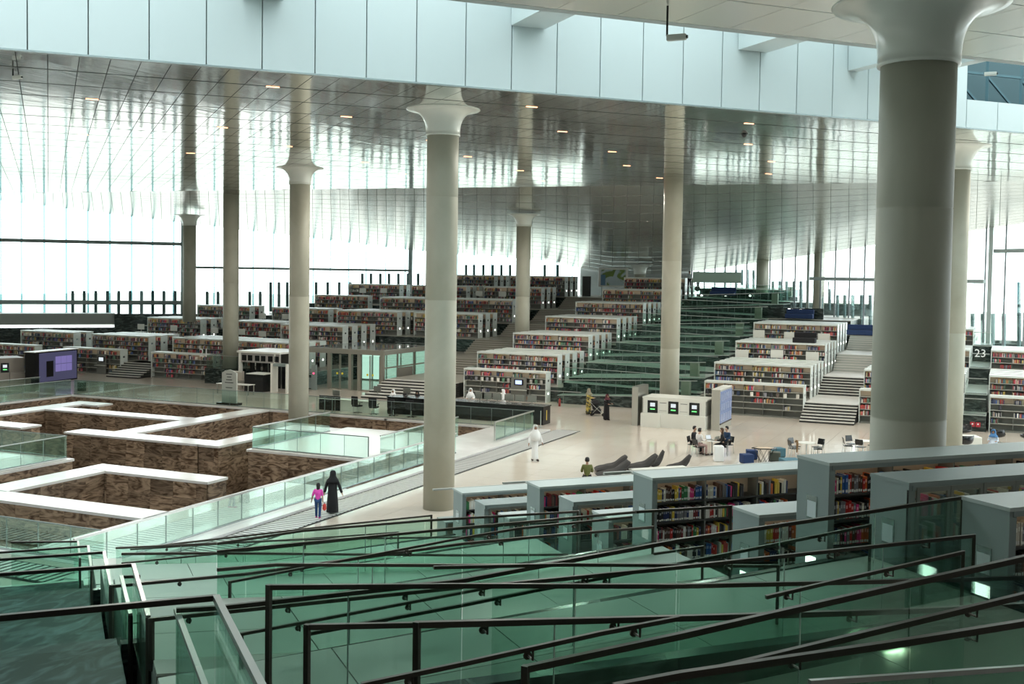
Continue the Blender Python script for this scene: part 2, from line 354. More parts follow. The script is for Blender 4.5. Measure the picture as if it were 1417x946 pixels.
# ---- ceiling: flat mirror panels up to a fold, then a soffit that dips to the corner
NEARB, FASB = 19.2, 35.3
def foldline(x): return 75.9 + .097 * x if x < -8 else 75.0 + .09 * (x + 8)
foldp = [(-160, foldline(-160)), (60, foldline(60))]
def fold_at_a(a):    # b of the fold line at a given a (fold is y = c + s x)
    s_, c_ = .097, 75.9; co, si = math.cos(PH), math.sin(PH)
    return (c_ - a * (si - s_ * co)) / (co + s_ * si)
ceil = st('ceiling', MB(), CEILGAP)
core = MB(); core.prism([(q.x, q.y) for q in (ab(-62, FASB), ab(74.4, FASB), ab(-62, fold_at_a(-62)))], CZ + .03, CZ + .3)
core.obj('ceiling_deck', CEILGAP, ceil)
PW, PD = .865, 2.95; rest = MB(); near = []; rng = random.Random(3)
co, si = math.cos(PH), math.sin(PH)
for j in range(0, 48):
    for i in range(-75, 90):
        a0, b0 = i * PW, FASB + .02 + j * PD; a1, b1 = a0 + PW, b0 + PD
        f0, f1 = fold_at_a(a0), fold_at_a(a1)
        if b0 > max(f0, f1): continue
        c0, c1 = min(b1 - .13, f0), min(b1 - .13, f1)
        if min(c0, c1) - b0 < .02: continue
        g_ = .012
        p = [ab(a0 + g_, b0), ab(a1 - g_, b0), ab(a1 - g_, c1), ab(a0 + g_, c0)]
        z = CZ + (rng.random() - .5) * .004
        ctr = ab(a0, b0, CZ) - ORG; dist = ctr.dot(HDG); px_ = CX + FPX * ctr.dot(RT) / max(dist, 1)
        P8 = [(q.x, q.y, z) for q in p] + [(q.x, q.y, z + .03) for q in p]
        if dist > 5 and -15 < px_ < 1430 and dist < 62: near.append((dist, P8))
        else: rest.hexa(P8)
near.sort(key=lambda t: t[0])
for k, (d_, P8) in enumerate(near):
    if k < 300: MB().hexa(P8).obj('ceiling_panel', CEIL, ceil)
    else: rest.hexa(P8)
tag(rest.obj('ceiling_panels', CEIL, ceil), kind='stuff')
# the dipping soffit: rows of panels between the fold and the tops of the facades
foldpx = [-260, -60, 60, 250, 420, 560, 640, 700, 755, 800, 850, 905, 960, 1010, 1060, 1125, 1200, 1290, 1417, 1560]
lowpt = []
for p in foldpx:
    if p <= 803:
        yy = float(np.interp(p, [-260, 0, 250, 500, 564, 635, 748, 803], [244, 277, 308, 338, 345.5, 352, 359, 371])); q = onleft(p, yy)
    elif p < 955:
        t = (p - 803) / 152; q = cl.lerp(cr, t); q = Vector((q.x, q.y, 9.75 - .55 * math.sin(math.pi * t)))
    else:
        yy = float(np.interp(p, [955, 1034, 1125, 1197, 1340, 1417, 1560], [376, 366, 352, 341, 320, 309, 285])); q = onright(p, yy)
    lowpt.append(q)
foldpt = []
for p in foldpx:
    d = ray(p, 255); dx, dy = d.x, d.y   # horizontal sight line meets the fold
    s_, c_ = .097, 75.9; t = c_ / (dy - s_ * dx); foldpt.append(Vector((dx * t, dy * t, CZ)))
NR = 14; sof = MB(); deck = MB()
def spt(i, t, u):
    a = foldpt[i].lerp(lowpt[i], 1); f = foldpt[i].lerp(foldpt[i + 1], u); l = lowpt[i].lerp(lowpt[i + 1], u)
    q = f.lerp(l, t); q.z -= .55 * math.sin(math.pi * t) * (0.25 + .75 * min(1, max(0, (CZ - l.z) / 5))) * 0; return q
for i in range(len(foldpx) - 1):
    wide = (lowpt[i] - lowpt[i + 1]).length + (foldpt[i] - foldpt[i + 1]).length
    nc = max(3, int(wide / 2 / .9)) if foldpx[i] < 600 else max(3, int(wide / 2 / 1.5))
    for r in range(NR):
        for c in range(nc):
            deck.quad([spt(i, r / NR, c / nc) + Vector((0, 0, .09)), spt(i, r / NR, (c + 1) / nc) + Vector((0, 0, .09)), spt(i, (r + 1) / NR, (c + 1) / nc) + Vector((0, 0, .09)), spt(i, (r + 1) / NR, c / nc) + Vector((0, 0, .09))])
    for r in range(NR):
        for c in range(nc):
            t0, t1, u0, u1 = r / NR, (r + 1) / NR, c / nc, (c + 1) / nc; gt, gu = .0028, .05 / wide
            q = [spt(i, t0 + gt * .1, u0 + gu), spt(i, t0 + gt * .1, u1 - gu * .2), spt(i, t1 - gt, u1 - gu * .2), spt(i, t1 - gt, u0 + gu)]
            sof.hexa([tuple(v) for v in q] + [(v.x, v.y, v.z + .03) for v in q])
tag(sof.obj('soffit_panels', SOFF, ceil), kind='stuff'); deck.obj('soffit_deck', mat('soffit_gap', (.10, .11, .10), .7), ceil)
# ---- fascia of the roof light, near ceiling, beams
fas = st('wall_roof_light', MB(), FASC)
k = 0; a = -62.0
edges = []
for p in (38, 122, 206, 285, 362, 435, 506, 575, 643, 706.5, 769, 829, 888, 943.5, 997.5, 1050, 1101.5, 1151, 1200): edges.append(onb(p, 80, FASB).dot(PV))
st_ = (edges[-1] - edges[0]) / (len(edges) - 1); lo = [edges[0] - st_ * (n + 1) for n in range(20)][::-1]; hi = [edges[-1] + st_ * (n + 1) for n in range(12)]
ed = lo + edges + hi
for i in range(len(ed) - 1):
    top = 21.0 if ed[i] < 33 else 16.35
    a0, a1 = ed[i] + .018, ed[i + 1] - .018; p = [ab(a0, FASB - .10), ab(a1, FASB - .10), ab(a1, FASB), ab(a0, FASB)]
    MB().hexa([(q.x, q.y, CZ + .0) for q in p] + [(q.x, q.y, top) for q in p]).obj('wall_panel', FASC, fas)
for a0, a1, top in ((-70, ed[len(lo) + len(edges) - 1] - .1, 21.0), (33, 75, 16.3)):
    p = [ab(a0, FASB), ab(a1, FASB), ab(a1, FASB + .4), ab(a0, FASB + .4)]
    MB().hexa([(q.x, q.y, CZ + .04) for q in p] + [(q.x, q.y, top) for q in p]).obj('backing', mat('joint_grey', (.16, .20, .20), .6), fas)
p = [ab(-70, FASB - .12), ab(75, FASB - .12), ab(75, FASB + .1), ab(-70, FASB + .1)]
MB().hexa([(q.x, q.y, CZ - .03) for q in p] + [(q.x, q.y, CZ + .02) for q in p]).obj('edge_trim', PLATE, fas)
NZ = 13.95
nc_ = MB(); p = [ab(-62, -14), ab(72, -14), ab(72, NEARB), ab(-62, NEARB)]; nc_.prism([(q.x, q.y) for q in p], NZ + .05, NZ + .35)
nce = st('ceiling_near', nc_, mat('near_ceiling_core', (.30, .31, .29), .6))
rest = MB(); near = []
for j in range(0, 9):
    for i in range(-52, 60):
        a0, b1 = i * 1.25, NEARB - .02 - j * 1.95; a1, b0 = a0 + 1.25, b1 - 1.95 + .035
        p = [ab(a0 + .006, b0), ab(a1 - .006, b0), ab(a1 - .006, b1), ab(a0 + .006, b1)]; ctr = ab(a0, b0, NZ) - ORG; dist = ctr.dot(HDG); px_ = CX + FPX * ctr.dot(RT) / max(dist, .1)
        P8 = [(q.x, q.y, NZ) for q in p] + [(q.x, q.y, NZ + .05) for q in p]
        if dist > 14 and 560 < px_ < 1460: MB().hexa(P8).obj('ceiling_panel', CEILN, nce)
        else: rest.hexa(P8)
tag(rest.obj('ceiling_panels', CEILN, nce), kind='stuff')
fz = MB(); p = [ab(-62, NEARB), ab(72, NEARB), ab(72, NEARB + .25), ab(-62, NEARB + .25)]; fz.hexa([(q.x, q.y, NZ) for q in p] + [(q.x, q.y, 21) for q in p]); fz.obj('upstand', FASC, nce)
for i, a in enumerate((6.1, 15.0, 24.0, 28.6, 31.3)):
    b_ = MB(); w_ = 1.25 if i < 3 else .5
    obb(b_, ab(a + w_ / 2, NEARB + .3), QV, FASB - NEARB - .45, w_, 17.35 if i < 3 else 17.0, 20.6); st('beam_roof_light', b_, FASC)
rg = st('window_roof_dimmer', MB(), GREYP)  # tinted glazing added out of view to cut the light from above
for i in range(16):
    p = [ab(-60 + i * 8, NEARB), ab(-52.1 + i * 8, NEARB), ab(-52.1 + i * 8, FASB + .3), ab(-60 + i * 8, FASB + .3)]; MB().hexa([(q.x, q.y, 20.9) for q in p] + [(q.x, q.y, 20.96) for q in p]).obj('pane', glass_mat('dimming_roof_glass', (.86, .88, .88), .3) if 'dimming_roof_glass' not in MATS else MATS['dimming_roof_glass'], rg)
# roof void with trusses at the right end of the roof light
vd = st('wall_roof_void', MB(), DARKTEAL)
p = [ab(33.4, FASB + 3.2), ab(75, FASB + 3.2), ab(75, FASB + 3.5), ab(33.4, FASB + 3.5)]; MB().hexa([(q.x, q.y, 15.9) for q in p] + [(q.x, q.y, 21) for q in p]).obj('back_wall', DARKTEAL, vd)
p = [ab(33.4, FASB + .4), ab(33.7, FASB + .4), ab(33.7, FASB + 3.5), ab(33.4, FASB + 3.5)]; MB().hexa([(q.x, q.y, 16.3) for q in p] + [(q.x, q.y, 21) for q in p]).obj('side_wall', DARKTEAL, vd)
for i in range(14):
    a = 34.6 + i * 1.9; t = thing('roof_truss', 'blue grey steel truss frame in the dark roof void at upper right', 'truss', ab(a, FASB + 1.0, 16.3), group='truss frames in the roof void')
    t['label'] = f"blue grey steel truss frame in the dark roof void, {['first','second','third','fourth','fifth','sixth','seventh','eighth','ninth','tenth','eleventh','twelfth','thirteenth','fourteenth'][i]} counted rightwards"
    o_ = Vector(t.location)
    MB().bar(ab(a, FASB + 1, 16.3), ab(a, FASB + 1, 20.8), .12, .12).obj('post', TRUSS, t, off=o_)
    MB().bar(ab(a, FASB + 1, 17.6), ab(a + 1.5, FASB + 1, 16.4), .09, .09).obj('brace', TRUSS, t, off=o_)
    MB().bar(ab(a, FASB + 1, 17.7), ab(a + 1.9, FASB + 1, 17.7), .1, .1).obj('chord', TRUSS, t, off=o_)
# back of the hall behind the camera, and side walls out of frame
bw = MB(); obb(bw, ab(-62, -14), PV, 134, .3, -.5, 21); st('wall_back', bw, mat('hall_wall', (.10, .10, .095), .8))
lw = MB(); p = [ab(-62, -14), ab(-61.7, -14), ab(-61.7, 124), ab(-62, 124)]; lw.hexa([(q.x, q.y, -.5) for q in p] + [(q.x, q.y, 19) for q in p]); st('wall_left_end', lw, MATS['hall_wall'])

# ---- columns
def column(x, y, z0, r, zt, flare, label, joints=(), group=None):
    t = thing('column', label, 'column', (x, y, z0), kind=None, group=group); t['kind'] = 'structure'
    h = zt - z0; hs = h - (.95 * r / .6 if flare else 0)
    prof = [(r, 0)]
    for j in joints: prof += [(r, j - z0 - .02), (r - .012, j - z0), (r, j - z0 + .02)]
    prof.append((r, hs)); MB().lathe(prof, 56).obj('shaft', CONC, t, smooth=True).data.shade_smooth()
    if flare:
        n = 14; pr = [(r * 1.0, hs - .05), (r * 1.09, hs - .05), (r * 1.09, hs + .02)]
        for i in range(n + 1):
            s_ = i / n; pr.append((r * (1.09 + 1.22 * (1 - math.cos(s_ * math.pi / 2)) ** 1.25), hs + .02 + (h - hs - .05) * math.sin(s_ * math.pi / 2) ** .95))
        pr.append((pr[-1][0] + .02, h)); MB().lathe(pr, 56).obj('flared_capital', PLASTER, t, smooth=True)
    return t
column(-19.85, 37.9, 0, .60, CZ, True, 'pale concrete column with flared white capital beside the promenade balustrade', (8.0, 11.9))
c_ = at(413, 582, 0); column(c_.x, c_.y, -7.0, .60, CZ, True, 'pale concrete column with flared capital rising out of the marble pit', (7.5,))
def wc(px, d, z0, r, zt, fl, lab, j=()): q = atd(px, 400, d); column(q.x, q.y, z0, r, zt, fl, lab, j)
def soffit_z(px):   # placeholder height for columns under the dipping soffit
    return CZ
wc(262, 104, 4.2, .60, 14.1, True, 'pale column with flared capital standing just inside the left glass facade', (9,))
wc(319.5, 90, 1.1, .62, CZ, False, 'plain pale concrete column rising from the black marble block at left', (8,))
wc(723.5, 93, 2.6, .60, 14.0, True, 'pale column with small flared capital standing in the central stair aisle', (7.2,))
wc(929, 70.5, 0, .60, CZ, False, 'plain pale column rising behind the white self-service counter block', (4.5, 10))
wc(1054.5, 111, 6.0, .60, 11.9, True, 'pale column with flared capital on the upper terrace by the right facade', (8,))
wc(1133, 104, 4.5, .5, 11.6, False, 'white column seen just inside the right facade beside the frame post')
q = ab(13.1, 16.35); d_ = atd(1262, 400, 20.4); column(d_.x, d_.y, 2.7, .66, NZ, True, 'huge near concrete column with glossy flared white capital at right', (6.5, 10.3))
wc(1317, 52, 0, .66, CZ, True, 'pale column with flared capital directly behind the huge near column', (6.6,))
# ================================================================== TERRACES
TERR = mat('terrace_floor', (.36, .35, .31), .35)
DSTEP = mat('dark_riser', (.03, .032, .03), .5)
def slab(x0, x1, y0, y1, z, top=TERR, front=DARKM, name='floor_terrace', zb=-.4):
    o = st(name, MB().box(x0, x1, y0, y1, zb, z - .06), front)
    MB().box(x0, x1, y0 - .03, y1, z - .06, z).obj('paving', top, o); return o
XB = [(-95, -42.6), (-36.6, -29.0), (-19.0, -12.0), (-8.6, -2.5), (-1.1, 20)]
for k in range(1, 7):
    y0 = (74.05 if k == 1 else VR[k] - 1.05); y1 = VR[k + 1] - 1.05 if k < 6 else 124
    for x0, x1 in XB:
        if x0 == -95: x0 = [0, -92, -86, -80, -76, -70, -64][k]
        if x1 == 20: x1 = [0, 16, 12, 8, 4, 0, -1.05][k]
        if x0 == -8.6 and k > 4: continue
        if x0 > -2 and k > 4: continue
        if k == 1 and x1 < -40: x1 = -50.4
        slab(x0, x1, y0, y1, Z[k])
def stairs(x0, x1, yb, z0, z1, run, n, label, RS=None, TR=None):
    RS = RS or DSTEP; TR = TR or STAIRT
    s_ = st('stairs', MB(), RS); h = (z1 - z0) / n; r = run / n
    for i in range(n):
        MB().box(x0, x1, yb + i * r, yb + run + .02, z0 + i * h, z0 + (i + 1) * h - .045).obj('riser', RS, s_)
        MB().box(x0, x1, yb + i * r - .03, yb + (i + 1) * r, z0 + (i + 1) * h - .045, z0 + (i + 1) * h).obj('tread', TR, s_)
def aisle(x0, x1, k0, k1, first=None, tm=TERR):
    for k in range(k0, k1 + 1):
        yt = (73.9 if k == 1 else VR[k] - 1.0); run = 2.4
        if first and k == 1: run = 73.0 - first; yt = 73.0
        stairs(x0, x1, yt - run, Z[k - 1], Z[k], run, 7, '', None if k < (2 if x0 < -20 else 3) else (mat('aisle_riser', (.26, .245, .21), .6) if x0 < -20 else mat('pale_riser', (.50, .52, .49), .5)), None if k < 2 or x0 > -20 else tm)
        y1 = VR[k + 1] - 3.4 if k < 6 else 124
        slab(x0, x1, yt, max(y1, yt + .5), Z[k], tm, DSTEP)
    
aisle(-42.55, -36.65, 1, 6, 69.0, mat('landing_floor', (.38, .36, .31), .4)); aisle(-68.9, -65.5, 1, 2)
aisle(-11.95, -8.65, 1, 4, None, STAIRT)
# centre: black marble walls and switchback ramps with green glass
RAMPG = mat('pale_green_ramp', (.36, .41, .38), .3)
def glass_rail(name, label, p, height=1.05, rail=RAILL, glass=GLASS, step=1.35, group=None, base=True, rw=.045, cat='balustrade', posts=()):
    """glass balustrade through floor points p"""
    p = [Vector(q) for q in p]; t = thing(name, label, cat, p[0], group=group); off = Vector(p[0])
    for i in range(len(p) - 1):
        a, b = p[i], p[i + 1]; L = (b - a).length; n = max(1, round(L / step)); up = Vector((0, 0, height))
        MB().bar(a + up, b + up, rw, rw).obj('top_rail', rail, t, off=off)
        for k in range(n):
            q0 = a.lerp(b, (k + .008) / n); q1 = a.lerp(b, (k + .992) / n); d = (q1 - q0); d.z = 0; nn = Vector((-d.y, d.x, 0)).normalized() * .008
            z1_ = Vector((0, 0, height - rw / 2))
            MB().hexa([q0 - nn, q1 - nn, q1 + nn, q0 + nn, q0 - nn + z1_, q1 - nn + z1_, q1 + nn + z1_, q0 + nn + z1_]).obj('glass_pane', glass, t, off=off)
            if k: c_ = a.lerp(b, k / n); MB().bar(c_ + Vector((0, 0, .02)), c_ + z1_, .018, .018).obj('pane_joint', GREYP, t, off=off)
        if base: MB().bar(a + Vector((0, 0, .03)), b + Vector((0, 0, .03)), .05, .06).obj('base_channel', PLATE, t, off=off)
    for q in posts: MB().bar(Vector(q), Vector(q) + Vector((0, 0, height)), rw, rw, ).obj('post', rail, t, off=off)
    return t
for k in range(0, 7):
    y0 = VR[k] + .2 if k else 73.2; nxt = VR[k + 1] + .2 if k < 6 else 118
    zl, zr_ = Z[k], (Z[k] + Z[k + 1]) / 2 if k < 6 else Z[6]
    ym = (y0 + nxt) / 2; L_, R_ = -29.0, -19.0
    m_ = MB()
    m_.hexa([(L_, y0, -.4), (R_, y0, -.4), (R_, ym, -.4), (L_, ym, -.4), (L_, y0, zl + .55), (R_, y0, zr_ + .45), (R_, ym, zr_ + .45), (L_, ym, zl + .55)])
    if k < 6: m_.hexa([(L_, ym, -.4), (R_, ym, -.4), (R_, nxt, -.4), (L_, nxt, -.4), (L_, ym, Z[k + 1] + .3), (R_, ym, zr_ + .6), (R_, nxt, zr_ + .6), (L_, nxt, Z[k + 1] + .3)])
    o = st('wall_ramp', m_, DARKM)
    f = MB(); f.hexa([(L_, y0 - .04, zl + .55), (R_, y0 - .04, zr_ + .45), (R_, ym - .02, zr_ + .45), (L_, ym - .02, zl + .55), (L_, y0 - .04, zl + .60), (R_, y0 - .04, zr_ + .50), (R_, ym - .02, zr_ + .50), (L_, ym - .02, zl + .60)]); f.obj('ramp_surface', RAMPG, o)
    if k < 6:
        f = MB(); f.hexa([(L_, ym - .04, Z[k + 1] + .3), (R_, ym - .04, zr_ + .6), (R_, nxt, zr_ + .6), (L_, nxt, Z[k + 1] + .3), (L_, ym - .04, Z[k + 1] + .35), (R_, ym - .04, zr_ + .65), (R_, nxt, zr_ + .65), (L_, nxt, Z[k + 1] + .35)]); f.obj('ramp_surface', RAMPG, o)
    od = ['lowest', 'second', 'third', 'fourth', 'fifth', 'sixth', 'topmost'][k]
    glass_rail('glass_balustrade', f'green glass balustrade on the front edge of the {od} black marble ramp wall at centre', [(L_, y0 + .05, zl + .60), (R_, y0 + .05, zr_ + .50)], glass=GLASS, base=False)
    if k < 6: glass_rail('glass_balustrade', f'green glass balustrade on the rear flight of the {od} black marble ramp at centre', [(L_, ym + .05, Z[k + 1] + .35), (R_, ym + .05, zr_ + .65)], glass=GLASS, base=False)
    pe = thing('ramp_bollard', f'small beige stone block at the right end of the {od} centre ramp', 'block', (R_ - .9, y0 + .6, zr_ + .5)); pe['kind'] = 'structure'
    MB().box(-.28, .28, -.25, .25, -.05, .95).obj('block', mat('beige_stone', (.22, .24, .19), .5), pe)
# upper landing walls behind the right tiers, with lit squares
slab(-29, -20.0, 112, 121, 7.9); slab(-20, -12.2, 97, 104, 4.47 + 1.1)
st('wall_upper', MB().box(-27.0, -20.6, 110.0, 110.5, 5.4, 7.6), DARKM); st('wall_upper', MB().box(-20.4, -14.6, 98.0, 98.4, 4.4, 6.5), DARKM)
for i, (px, py, d) in enumerate([(971, 408.5, 108), (1004, 408.5, 108), (1038, 409, 108), (1092, 428, 96), (1108, 429, 96), (1129, 429, 96)]):
    q = atd(px, py, d); t = thing('wall_light', ['small lit square on the dark wall, first left of the upper column', 'small lit square on the dark wall, second left of the upper column', 'small lit square on the dark wall beside the upper column', 'small lit square on the lower dark wall, leftmost', 'small lit square on the lower dark wall, middle one', 'small lit square on the lower dark wall, rightmost'][i], 'light', q)
    MB().box(-.09, .09, -.04, .0, -.08, .08).obj('lens', SIGNL, t)
# left: mezzanine beam under the facade, marble wall below it
q0, q1 = onleft(-40, 440), onleft(157, 440)
m_ = MB(); obb(m_, ab(-60, CORNER.dot(QV) - 3.4), PV, 66.3, 3.3, 3.35, 4.45); st('beam_mezzanine', m_, mat('dark_concrete', (.30, .32, .30), .6))  # beam in plain dark grey concrete
m_ = MB(); obb(m_, ab(-60, CORNER.dot(QV) - 3.5), PV, 66.5, 3.3, -.4, 3.05); st('wall_mezzanine', m_, DARKM)
m_ = MB(); obb(m_, ab(6.2, CORNER.dot(QV) - 3.6), PV, 9.0, 3.5, -.4, 4.45); st('wall_mezzanine', m_, DARKM)
# '23' terraces at the far right: black walls with glass between
for k in range(0, 4):
    y = 72.6 + (0 if k == 0 else VR[k] - 73.4)
    st('wall_terrace', MB().box(-2.45, -1.15, y, y + 7, -.3, Z[k] + .95), DARKM)
    st('floor_terrace', MB().box(-2.45, -1.15, y - .02, y + 7, Z[k] + .95, Z[k] + 1.0), RAMPG)
    od = ['lowest', 'second', 'third', 'uppermost'][k]
    glass_rail('glass_balustrade', f'{od} glass balustrade above black marble between bookcases at far right', [(-2.4, y + .1, Z[k] + 1.0), (-1.2, y + .1, Z[k] + 1.0)], height=.95, glass=GLASSC)
def text(name, body, size, m, loc, rot, parent=None, align='CENTER', ext=.004):
    c = bpy.data.curves.new(name, 'FONT'); c.body = body; c.size = size; c.align_x = align; c.extrude = ext; c.materials.append(m); c.resolution_u = 2
    tmp = bpy.data.objects.new('tmp', c); COL.objects.link(tmp); bpy.context.view_layer.update()
    me = bpy.data.meshes.new_from_object(tmp.evaluated_get(bpy.context.evaluated_depsgraph_get())); bpy.data.objects.remove(tmp)
    if not me.materials: me.materials.append(m)
    o = bpy.data.objects.new(name, me); COL.objects.link(o); o.location = loc; o.rotation_euler = rot
    if parent: o.parent = parent
    return o
LETW = mat('white_lettering', (.85, .87, .86), .5); LETK = mat('black_lettering', (.02, .02, .02), .5)
t = thing('wall_number', 'large white number 23 on the glass above the black terrace wall', 'sign', (-1.78, VR[2] - .2, 4.05)); text('numerals', '23', .75, LETW, (0, -.72, -.1), (R(90), 0, 0), t, ext=.01)
t = thing('wall_number', 'white number 21 on the glass beside the column block at left', 'sign', (-58.3, 71.3, 1.4)); text('numerals', '21', .95, LETW, (-.5, .3, .7), (R(90), 0, 0), t, ext=.01)
for i, px in enumerate((1344.5, 1352.5)):
    q = at(px, 587, .62); t = thing('door_sign', ['small red wheelchair sign on the black wall, left one', 'small red fire sign on the black wall, right one'][i], 'sign', (q.x, 72.55, .42))
    MB().box(-.13, .13, -.03, 0, -.14, .14).obj('plate', mat('red_sign', (.45, .02, .04), .5), t); MB().lathe([(.001, 0), (.05, 0), (.05, .01), (.001, .01)], 12).obj('symbol', LETW, t).rotation_euler = (R(90), 0, 0)
    t.children[1].location = (0, -.035, .03)
# black marble block around the left column
o = st('wall_column_block', MB().box(-58.7, -55.6, 71.6, 74.0, -.3, 1.2), DARKM)
glass_rail('glass_balustrade', 'clear glass balustrade on the black marble block around the left column', [(-58.6, 74, 1.2), (-58.6, 71.7, 1.2), (-55.7, 71.7, 1.2), (-55.7, 74, 1.2)], glass=GLASSC, base=False)
for nm_, pts, lab in (('a', [(-42.6, 81.3, 2.2), (-46.8, 81.3, 2.2)], 'clear glass balustrade at the terrace edge left of the central stair'),
                      ('b', [(-36.6, 74.2, 1.08), (-36.6, 81, 1.08)], 'clear glass balustrade along the right side of the central stair landing'),
                      ('c', [(-29.0, 81.3, 2.2), (-29.0, 87.5, 2.2)], 'clear glass balustrade at the end of the second terrace bookcases'),
                      ('d', [(-29.0, 88.1, 3.35), (-29.0, 94.5, 3.35)], 'clear glass balustrade at the end of the third terrace bookcases'),
                      ('e', [(-29.0, 95.3, 4.47), (-29.0, 102, 4.47)], 'clear glass balustrade at the end of the fourth terrace bookcases'),
                      ('f', [(-29.0, 102.6, 5.6), (-29.0, 109, 5.6)], 'clear glass balustrade at the end of the fifth terrace bookcases'),
                      ('g', [(-26.6, 71.5, 0), (-29.2, 71.5, 0)], 'low clear glass balustrade right of the front centre bookcase'),
                      ('h', [(-21.5, 69.5, 0), (-17.6, 69.5, 0)], 'clear glass balustrade around the foot of the column behind the counter'),
                      ('i', [(-19.9, 108.8, 7.0), (-27.0, 108.8, 7.0)], 'clear glass balustrade on the upper black wall at right of centre'),
                                            ('k', [(-65.35, 74.15, 1.08), (-65.35, 75.2, 1.08)], 'clear glass panel beside the small stair at left')):
    glass_rail('glass_balustrade', lab, pts, glass=GLASSC, base=False)

# ================================================================== BOOKCASES ON THE TERRACES
BOOKS = []                 # (corner8, colour) for all distant books
BCOL = [(.70, .68, .62), (.75, .72, .66), (.08, .09, .16), (.05, .05, .06), (.30, .05, .05), (.45, .06, .05), (.10, .16, .35), (.55, .42, .12), (.12, .25, .16), (.45, .43, .40), (.04, .04, .05), (.16, .12, .10), (.50, .25, .12), (.30, .30, .33), (.60, .10, .14), (.03, .05, .10)]
brng = random.Random(11)
LSH = 6.4; DEP = .85; HSH = 2.1
def bookcase_proto(L, media=False):
    t = thing('bookcase', '', 'bookcase')
    nb = round(L / 1.28); w = L / nb
    pb('end_panel', t, ALU, -L - .05, -L, 0, DEP, 0, HSH); pb('end_panel', t, ALU, 0, .05, 0, DEP, 0, HSH)
    pb('top_panel', t, ALU, -L - .05, .05, -.02, DEP + .02, HSH, HSH + .07)
    pb('back_panel', t, ALUD, -L, 0, .40, .45, 0, 1.70); pb('painted_glow_panel', t, BEIGE, -L, 0, .38, .47, 1.70, HSH)  # top row back is beige: warm strip light put into its colour
    pb('plinth', t, ALUD, -L, 0, .03, .40, 0, .09)
    for z in (.5, .9, 1.3, 1.68): pb('shelf_board', t, BOARD, -L, 0, .03, .40, z - .035, z)
    for i in range(1, nb): pb('divider', t, ALUD, -L + i * w - .015, -L + i * w + .015, .05, .42, .09, HSH)
    pb('led_strip', t, LED, -L + .05, -.05, .06, .10, HSH - .02, HSH - .005); pb('top_lip', t, ALU, -L, 0, -.02, .0, HSH - .05, HSH)
    pb('plate', t, PLATE, .05, .06, .30, .52, 1.45, 1.6)
    pb('aisle_light', t, SIGNL, .05, .065, .36, .50, .55, .68)
    return t
PROTO = {}
def put_books(org, L, n_rank, media, x_from=None):
    nb = round(L / 1.28); w = L / nb
    for i in range(nb):
        if x_from is not None and (-L + (i + 1) * w) < x_from: continue
        for r, z in enumerate((1.68, 1.3, .9, .5, .1)):
            full = brng.choice([.45, .6, .7, .8, .95]) if not media else (brng.choice([.35, .5, .6]) if r != 1 else 0)
            if media and r > 1 and brng.random() < .45: continue
            if r == 4 and brng.random() < .5: continue
            x = -L + i * w + .03; x1 = x + (w - .06) * full
            if media and r == 1:
                for j in range(3):
                    if brng.random() < .7: c = brng.choice(BCOL); xx = x + j * .4; BOOKS.append((org, xx, xx + .2, .06, .10, z + .004, z + .28, c))
                continue
            if brng.random() < .18: x += (w - .06) * (1 - full); x1 += (w - .06) * (1 - full)
            base = brng.choice(BCOL)
            while x < x1:
                bw_ = brng.uniform(.03, .075); c = base if brng.random() < .25 else brng.choice(BCOL); h = brng.uniform(.20, .29)
                BOOKS.append((org, x, min(x + bw_, x1), .055 + brng.random() * .04, .30, z + .004, z + h, c)); x += bw_ + .003
    if brng.random() < .8:      # a white notice or small screen in the second row
        pass
RANKW = ['front', 'second', 'third', 'rearmost']
LEVW = ['ground floor', 'first terrace', 'second terrace', 'third terrace', 'fourth terrace', 'fifth terrace', 'top terrace']
def place_cases(x, k, ranks, col, L=LSH, media=False, y=None, fill=True):
    key = (round(L, 2), media)
    used = key in PROTO
    if not used: PROTO[key] = bookcase_proto(L, media)
    y = VR[k] if y is None else y
    for r in range(ranks):
        t = PROTO[key] if not used else copy_tree(PROTO[key]); used = True
        t.location = (x, y + r * 1.52, Z[k])
        rk = RANKW[r] if ranks > 1 else 'single'
        tag(t, f'white aluminium bookcase, {rk} row on the {LEVW[k]}, {col}'[:110], 'bookcase', f'bookcases {col}')
        put_books(t.location.copy(), L, r, media, None if r == 0 else -1.4)
        if r == 0: put_books_extra(t, L, media)
def put_books_extra(t, L, media): pass
CEN, LFT, FLF, OUT, END = 'right of the central stair', 'just left of the central stair', 'second block left of the stair', 'third block left of the stair', 'outermost left block'
place_cases(-29.85, 0, 1, CEN, media=True); place_cases(-29.85, 1, 4, CEN)
for k in (2, 3, 4, 5): place_cases(-30.05, k, 4, CEN)
place_cases(-30.2, 6, 3, CEN)
place_cases(-42.9, 3, 3, LFT); place_cases(-43.1, 4, 3, LFT, y=96.8); place_cases(-43.4, 5, 3, LFT, y=104.6); place_cases(-43.6, 6, 3, LFT, y=111.6)
place_cases(-52.4, 1, 3, FLF, y=75.4); place_cases(-52.6, 2, 4, FLF); place_cases(-50.7, 3, 4, FLF, y=88.3); place_cases(-50.2, 4, 4, FLF, y=95.2); place_cases(-51.3, 5, 4, FLF); place_cases(-50.8, 6, 4, FLF, y=109.2)
place_cases(-59.0, 0, 1, OUT, y=73.0, media=True); place_cases(-59.0, 1, 3, OUT, y=75.6); place_cases(-60.2, 2, 3, OUT, y=84.6); place_cases(-59.2, 3, 2, OUT, y=90.0); place_cases(-60.2, 4, 1, OUT, y=98.8); place_cases(-60.4, 5, 2, OUT, y=105.6)
